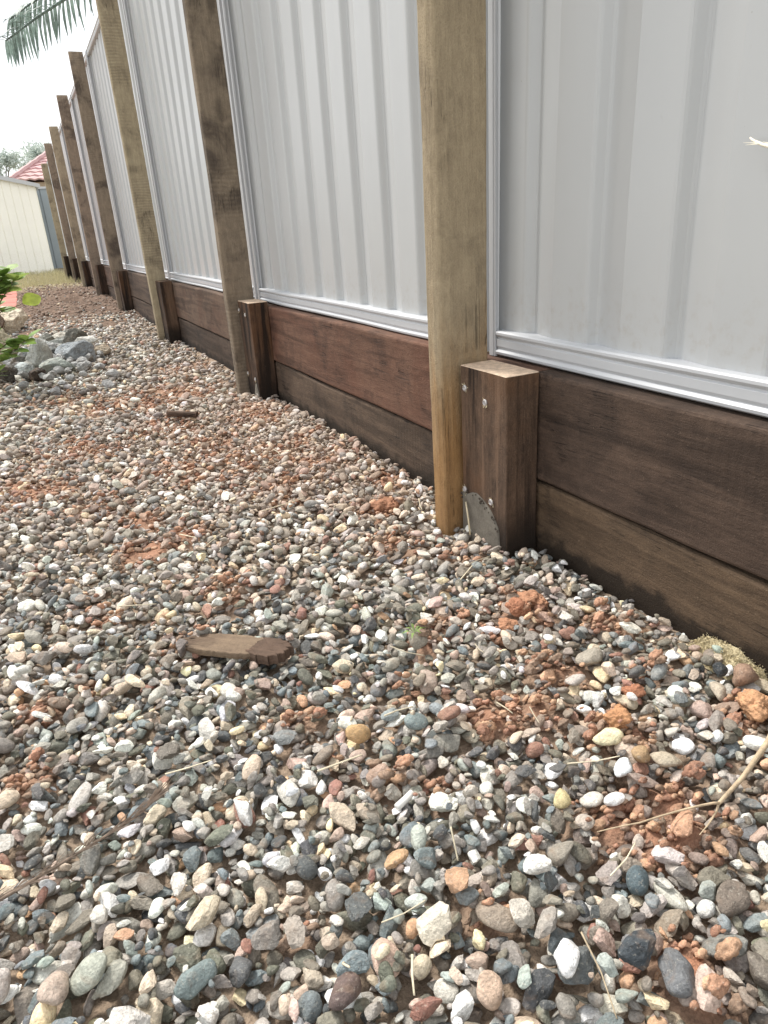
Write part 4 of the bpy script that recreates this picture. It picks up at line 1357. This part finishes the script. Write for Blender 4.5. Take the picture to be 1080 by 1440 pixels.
# bare soil beyond the gravel
xs = np.linspace(-0.15, AX + 0.01, 90); ys = np.linspace(5.6, 12.4, 260)
sv, scl = [], []
for y in ys:
    for x in xs:
        n1 = mnoise.fractal(Vector((x * 5, y * 5, 2)), 1, 2, 5)
        n2 = mnoise.fractal(Vector((x * 22, y * 16, 8)), 1, 2, 3)
        z = 0.012 + 0.022 * n1 + 0.010 * n2
        z -= 0.075 * math.exp(-(((x - 0.42) / 0.13) ** 2 + ((y - 8.35) / 0.16) ** 2))
        z += 0.055 * math.exp(-(((x - 0.36) / 0.22) ** 2 + ((y - 8.75) / 0.25) ** 2))
        z -= 0.04 * max(0, (6.4 - y)) / 0.8
        if y > 11.8: z -= 0.1 * (y - 11.8)
        sv.append((x, y, z))
        q = 0.5 + 0.5 * mnoise.noise(Vector((x * 3, y * 2, 1)))
        g_ = min(1, max(0, (y - 10.6 + n1 * 0.8) / 1.2))
        cA = np.array(lin(112, 94, 82)[:3]) * (1 - q * .5) + np.array(lin(140, 120, 104)[:3]) * q * .5
        scl.append(np.append(cA * (1 - g_) + np.array(lin(158, 146, 118)[:3]) * g_, 1))
n_ = len(xs)
me = mesh_of("soil", sv, [(i * n_ + j, i * n_ + j + 1, (i + 1) * n_ + j + 1, (i + 1) * n_ + j) for i in range(len(ys) - 1) for j in range(n_ - 1)], True)
at = me.attributes.new("tint", 'FLOAT_COLOR', 'POINT'); at.data.foreach_set('color', np.array(scl, np.float32).ravel())
soil = tag(link("soil", me, M['soil']), "dug brown soil between gravel and grass", kind='structure')
# clods and stray stones on it
VV, FF, CC, off = [], [], [], 0
for k in range(5200):
    y = 6.0 + 6.0 * random.random() ** 1.3; x = random.uniform(-0.13, AX - 0.02)
    stone_ = random.random() < max(0.08, 0.85 - (y - 6.0) * 1.1)
    s = random.uniform(0.008, 0.017) if stone_ else random.choice((0.006, 0.008, 0.011, 0.02)) * random.uniform(0.5, 1.2)
    i, j = int((y - 5.6) / 6.8 * 259), int((x + 0.15) / (AX + 0.16) * 89)
    z = sv[i * n_ + j][2]
    var = random.randrange(0, 28) if stone_ else random.randrange(28, 34)
    b0 = SHAPES[1][var] * np.array([s, s * .85, s * .6])
    an = random.uniform(0, 6.28)
    Rz = np.array([[math.cos(an), -math.sin(an), 0], [math.sin(an), math.cos(an), 0], [0, 0, 1]])
    VV.append(b0 @ Rz.T + np.array([x, y, z + s * 0.15])); FF.append(ICO[1][1] + off); off += len(b0)
    c = PALC[rng.choice(len(PALC), p=WW)] if stone_ else np.array(lin(124, 104, 90)[:3]) * random.uniform(0.6, 1.4)
    CC.append(np.repeat(np.append(c, 1)[None], len(b0), 0))
VV = np.concatenate(VV); FF = np.concatenate(FF)
me = mesh_of("soil_crumbs", VV.tolist(), FF.tolist(), True)
at = me.attributes.new("tint", 'FLOAT_COLOR', 'POINT'); at.data.foreach_set('color', np.concatenate(CC).astype(np.float32).ravel())
tag(link("soil_crumbs", me, M['stone'], soil), kind='stuff')

# short dry grass before the shed
mb_v, mb_f = [], []
for k in range(9000):
    y = 11.0 + 8.0 * random.random(); x = random.uniform(-3.2, 0.76)
    if y < 11.9 and x < -0.12: continue
    if y < 12 and random.random() > (y - 11) * 0.8: continue
    h = random.uniform(0.025, 0.085); a = random.uniform(0, 6.28); wd = 0.006
    lx, ly = random.uniform(-.6, .6) * h, random.uniform(-.6, .6) * h
    n0 = len(mb_v)
    z0 = -0.05 if y > 12.3 else -0.02
    mb_v += [(x - wd * math.cos(a), y - wd * math.sin(a), z0), (x + wd * math.cos(a), y + wd * math.sin(a), z0), (x + lx, y + ly, z0 + 0.03 + h)]
    mb_f.append((n0, n0 + 1, n0 + 2))
tag(link("grass", mesh_of("grass", mb_v, mb_f), M['blade']), "short dry grass before the cream shed", kind='stuff')

# ------------------------------------------------------------------ far: cream shed, grey fence, house, trees, palm
shed = tag(empty("garden_shed", (-1.2, 18.8, -0.055)), "cream sheet metal garden shed with a pale roof beyond the grass", "shed")


def ribbed_wall(p0, p1, z0, ztop, pitch, depth, nrm):
    """ribbed sheet between p0 and p1 (x, y); ztop(t) gives the top height; stepped vertical laps"""
    L = math.hypot(p1[0] - p0[0], p1[1] - p0[1])
    n = max(1, int(L / pitch))
    pts = []
    for k in range(n):
        for q, dd in ((0.0, 0.0), (0.90, 0.0), (0.93, depth), (0.97, depth)):
            pts.append(((k + q) / n, dd))
    pts.append((1.0, 0.0))
    lo = [(p0[0] + (p1[0] - p0[0]) * t - nrm[0] * dd, p0[1] + (p1[1] - p0[1]) * t - nrm[1] * dd, z0) for t, dd in pts]
    hi = [(p[0], p[1], ztop(t)) for p, (t, dd) in zip(lo, pts)]
    return sweep([lo, hi], cap=False, closed=False)


SX0, SX1, SY0, SY1 = -1.83, 1.83, 0.0, 2.6      # local
APX = 2.28
gab = lambda t: 1.80 + 0.055 + (APX - 1.80) * (1 - abs(t - 0.5) * 2) * 0.96
link("front_wall", mesh_of("front_wall", *ribbed_wall((SX0, SY0), (SX1, SY0), 0, gab, 0.165, 0.014, (0, -1))), M['shed'], shed)
link("side_wall", mesh_of("side_wall", *ribbed_wall((SX1, SY0), (SX1, SY1), 0, lambda t: 1.84, 0.165, 0.014, (1, 0))), M['shed'], shed)
link("side_wall", mesh_of("side_wall", *ribbed_wall((SX0, SY1), (SX0, SY0), 0, lambda t: 1.84, 0.165, 0.014, (-1, 0))), M['shed'], shed)
link("back_wall", mesh_of("back_wall", *ribbed_wall((SX1, SY1), (SX0, SY1), 0, gab, 0.165, 0.014, (0, 1))), M['shed'], shed)
rf = MB()
for s in (-1, 1):
    e0, e1 = (s * 1.92, 1.835), (0.0, APX + 0.055)
    rf.add(([(e0[0], -0.07, e0[1]), (e1[0], -0.07, e1[1]), (e1[0], 2.7, e1[1]), (e0[0], 2.7, e0[1]), (e0[0], -0.07, e0[1] + .02), (e1[0], -0.07, e1[1] + .02), (e1[0], 2.7, e1[1] + .02), (e0[0], 2.7, e0[1] + .02)],
            [(0, 1, 2, 3), (7, 6, 5, 4), (0, 4, 5, 1), (2, 6, 7, 3), (0, 3, 7, 4)]))
rf.build("roof", M['trim'], shed)
fa = MB()
for s in (-1, 1):
    fa.add(([(s * 1.925, -0.075, 1.85), (0, -0.075, APX + 0.075), (0, -0.075, APX - 0.02), (s * 1.925, -0.075, 1.775), (s * 1.925, -0.05, 1.85), (0, -0.05, APX + 0.075), (0, -0.05, APX - 0.02), (s * 1.925, -0.05, 1.775)],
            [(0, 1, 2, 3), (7, 6, 5, 4), (0, 4, 5, 1), (3, 2, 6, 7), (0, 3, 7, 4)]))
fa.build("fascia", M['trim'], shed)

gf = tag(empty("boundary_fence", (0.4, 21.6, -0.055)), "blue-grey sheet metal boundary fence between the cream shed and the post row", "fence")
link("fence_sheet", mesh_of("fence_sheet", *ribbed_wall((-8, 0), (9, 0), 0, lambda t: 1.92, 0.19, 0.03, (0, -1))), M['greyfence'], gf)
link("top_rail", mesh_of("top_rail", *box(-8, 9, -0.04, 0.06, 1.921, 1.97)), M['trim'], gf)

house = tag(empty("brick_house", (2.0, 32, -0.055)), "low house with a hipped red tiled roof behind the shed and fences", "house")
# hip roof seen over its corner; rows of tiles are real steps
P1 = Vector((-1.72, -2.2, 2.70)); A_ = Vector((0.9, 3.0, 4.55)); P2 = Vector((-2.55, 6.5, 2.70)); P3 = Vector((12.0, -0.5, 2.70)); A2 = Vector((8.5, 4.6, 4.55)); P4 = Vector((11.0, 9.0, 2.70))


def tiled(pl, pr, tr, tl, rows, name, colk):
    """courses from eave (pl, pr) to ridge (tl, tr): each course an own stepped strip with a wavy lower edge"""
    nrm = (pr - pl).cross(tl - pl)
    if nrm.length < 1e-6: nrm = (pr - pl).cross(tr - pl)
    nrm.normalize()
    if nrm.z < 0: nrm = -nrm
    for r_ in range(rows):
        t0, t1 = r_ / rows, min(1.0, (r_ + 1.12) / rows)
        a0, b0 = pl.lerp(tl, t0), pr.lerp(tr, t0)
        a1, b1 = pl.lerp(tl, t1), pr.lerp(tr, t1)
        n = max(3, int((b0 - a0).length / 0.15))
        lo, hi, lo2 = [], [], []
        for k in range(n + 1):
            u = k / n
            wv = 0.022 * math.cos(math.pi * k)
            lo.append(a0.lerp(b0, u) + nrm * (0.055 + wv)); hi.append(a1.lerp(b1, u) + nrm * (0.005 + wv * 0.6)); lo2.append(a0.lerp(b0, u) + nrm * (0.0 + wv))
        v, f = sweep([lo2, lo, hi], cap=False, closed=False)
        o = link(name, mesh_of(name, v, f), M['rooftile'], roof)
        k_ = random.uniform(0.9, 1.08) * colk
        o.color = (k_, k_ * random.uniform(.96, 1.04), k_, 1)


hb = MB().add(sweep([[P1 + Vector((.4, .4, -2.72)), P3 + Vector((-.4, .4, -2.72)), P4 + Vector((-.4, -.4, -2.72)), P2 + Vector((.4, -.4, -2.72))], [P1 + Vector((.4, .4, -.05)), P3 + Vector((-.4, .4, -.05)), P4 + Vector((-.4, -.4, -.05)), P2 + Vector((.4, -.4, -.05))]]))
hb.build("wall", M['brick'], house)
roof = MB().add(([P1, P3, P4, P2, A_, A2], [(0, 1, 5, 4), (1, 2, 5), (2, 3, 4, 5), (3, 0, 4)])).build("roof", M['rooftile'], house)
roof.color = (0.7, 0.7, 0.7, 1)
tiled(P1, P3, A2, A_, 13, "tile_course", 1.0)
tiled(P2, P1, A_, A_, 13, "tile_course", 1.08)
for a, b_ in ((P1, A_), (P2, A_), (A_, A2)):
    pts = [a.lerp(b_, k / 16) + Vector((0, 0, 0.05 + (0.02 if k % 2 else 0))) for k in range(17)]
    o = link("ridge_cap", mesh_of("ridge_cap", *tube(pts, 0.085, 6)), M['rooftile'], roof)
    o.color = (0.82, 0.8, 0.8, 1)


def far_tree(x, y, h, rw, seed, label):
    r = random.Random(seed)
    root = tag(empty("gum_tree", (x, y, -0.055)), label, "tree", "grey-green trees behind the house")
    mb = MB()
    mb.add(tube([(0, 0, 0), (0.1, 0, h * .3), (-0.05, 0.1, h * .55), (0.1, 0, h * .8)], 0.16, 7, 0.35))
    cl = []
    for k in range(16):
        a = r.uniform(0, 6.28); hh = h * r.uniform(0.45, 1.0)
        rr = rw * r.uniform(0.15, 1.0) * (1.05 - abs(hh / h - 0.68) * 1.3)
        c = (rr * math.cos(a), rr * math.sin(a), hh)
        cl.append((c, r.uniform(0.28, 0.62)))
        mb.add(tube([(0, 0, h * .38 + hh * .2), (c[0] * .5, c[1] * .5, hh * .82), c], 0.05, 5, 0.3))
    mb.build("trunk", M['bark'], root)
    v, f = [], []
    for c, cr_ in cl:
        for k in range(330):
            d_ = Vector((r.gauss(0, 1), r.gauss(0, 1), r.gauss(0, .75))) * cr_ * 0.55
            p = Vector(c) + d_
            s = r.uniform(0.07, 0.15)
            t1 = Vector((r.uniform(-1, 1), r.uniform(-1, 1), r.uniform(-1.4, .3))).normalized() * s * 1.5
            t2 = Vector((r.uniform(-1, 1), r.uniform(-1, 1), r.uniform(-.5, .5))).normalized() * s * .5
            n0 = len(v)
            v += [p, p + t1 * .5 + t2, p + t1, p + t1 * .5 - t2]
            f.append((n0, n0 + 1, n0 + 2, n0 + 3))
    link("crown", mesh_of("crown", v, f), M['gum'], root)


far_tree(0.0, 46, 4.9, 1.6, 3, "grey-green tree at the left edge above the shed roof")
far_tree(2.1, 47.5, 5.5, 1.7, 5, "grey-green tree directly behind the top of the red roof")
far_tree(-3.2, 46.5, 5.2, 1.8, 9, "grey-green tree left of the pair behind the red roof")

# palm behind the fence
PT = Vector((2.9, 8.3, 4.1))
palm = tag(empty("palm_tree", (2.9, 8.3, 0)), "tall palm behind the fence whose frond hangs into the sky above the posts", "palm tree")
mb = MB()
rings = []
for k in range(24):
    z = 4.0 * k / 23
    r_ = 0.14 * (1 - 0.25 * k / 23) * (1.06 if k % 2 else 1.0)
    rings.append([(r_ * math.cos(a) + 0.05 * math.sin(z), r_ * math.sin(a), z) for a in [2 * math.pi * j / 10 for j in range(10)]])
mb.add(sweep(rings))
mb.build("trunk", M['bark'], palm)


def leaflet_mesh(L, wd, droop, bend):
    """blade along +x that droops towards -z"""
    pts = []
    for k in range(5):
        t = k / 4
        pts.append((L * (t - 0.25 * droop * t * t), bend * t * t * L, -droop * L * 0.75 * t ** 1.5, wd * (math.sin(math.pi * (0.18 + 0.8 * t)) if t < 1 else 0.04)))
    v = []
    for x, y, z, h_ in pts: v += [(x, y - h_, z), (x, y, z - h_ * .25), (x, y + h_, z)]
    return v, [q for k in range(4) for q in ((3 * k, 3 * k + 1, 3 * k + 4, 3 * k + 3), (3 * k + 1, 3 * k + 2, 3 * k + 5, 3 * k + 4))]


def frond(pts, n, L, seen, seed, roll=0.0):
    r = random.Random(seed)
    P_ = [Vector(p) - Vector((2.9, 8.3, 0)) for p in pts]
    fr = link("frond", mesh_of("frond", *tube(P_, 0.022, 6, 0.25), True), M['palm'], palm)
    mb = MB()
    for k in range(n):
        t = 0.14 + 0.86 * k / (n - 1)
        u = t * (len(P_) - 1)
        i = min(len(P_) - 2, int(u))
        p = P_[i].lerp(P_[i + 1], u - i)
        tg = (P_[i + 1] - P_[i]).normalized()
        side = tg.cross(Vector((0, 0, 1))).normalized()
        side = side * math.cos(roll) + side.cross(tg) * math.sin(roll)
        for s in (-1, 1):
            ln = L * (0.55 + 0.6 * math.sin(math.pi * (0.12 + 0.78 * t))) * r.uniform(0.85, 1.1)
            dr = (side * s * r.uniform(.75, 1.0) + tg * r.uniform(.35, .6)).normalized()
            zz = Vector((0, 0, 1)) if abs(dr.z) < 0.9 else Vector((0, 1, 0))
            yv = zz.cross(dr).normalized()
            xv = dr
            zv = xv.cross(yv)
            rot = Matrix((xv, yv, zv)).transposed().to_4x4()
            rot.translation = p
            v, f = leaflet_mesh(ln, 0.012 * r.uniform(.7, 1.25), r.uniform(.4, .7) if seen else r.uniform(.75, 1.25), r.uniform(-.1, .1))
            if seen:
                o = link("leaflet", mesh_of("leaflet", v, f, True), M['palm'], fr)
                o.matrix_local = rot
                q = r.uniform(.7, 1.2)
                o.color = (q, q * 1.02, q * 1.0, 1)
            else:
                mb.add(([rot @ Vector(x) for x in v], f))
    if not seen: tag(mb.build("leaflet", M['palm'], fr), kind='stuff')


frond([(2.9, 8.3, 4.0), (2.25, 8.0, 3.75), (1.6, 7.75, 3.2), (1.06, 7.5, 2.68), (0.80, 7.5, 2.46), (0.55, 7.5, 2.32), (0.40, 7.5, 2.225), (0.28, 7.5, 2.15)], 44, 0.27, True, 1, rad(-38))
frond([(2.9, 8.3, 4.0), (2.2, 8.1, 3.72), (1.5, 8.0, 3.22), (1.0, 7.9, 2.80), (0.67, 7.9, 2.58), (0.5, 7.9, 2.48), (0.36, 7.9, 2.39)], 38, 0.25, True, 4, rad(-20))
for k, (a, el) in enumerate(((20, .8), (75, .6), (120, .9), (-40, .7), (-85, .9), (-120, 1.4), (165, 1.6))):
    d_ = Vector((math.cos(rad(a)), math.sin(rad(a)), 0))
    frond([PT + d_ * t * 2.2 + Vector((0, 0, el * t * 1.5 - 1.7 * t * t)) for t in (0, .2, .4, .6, .8, 1.0)], 30, 0.45, False, 20 + k)
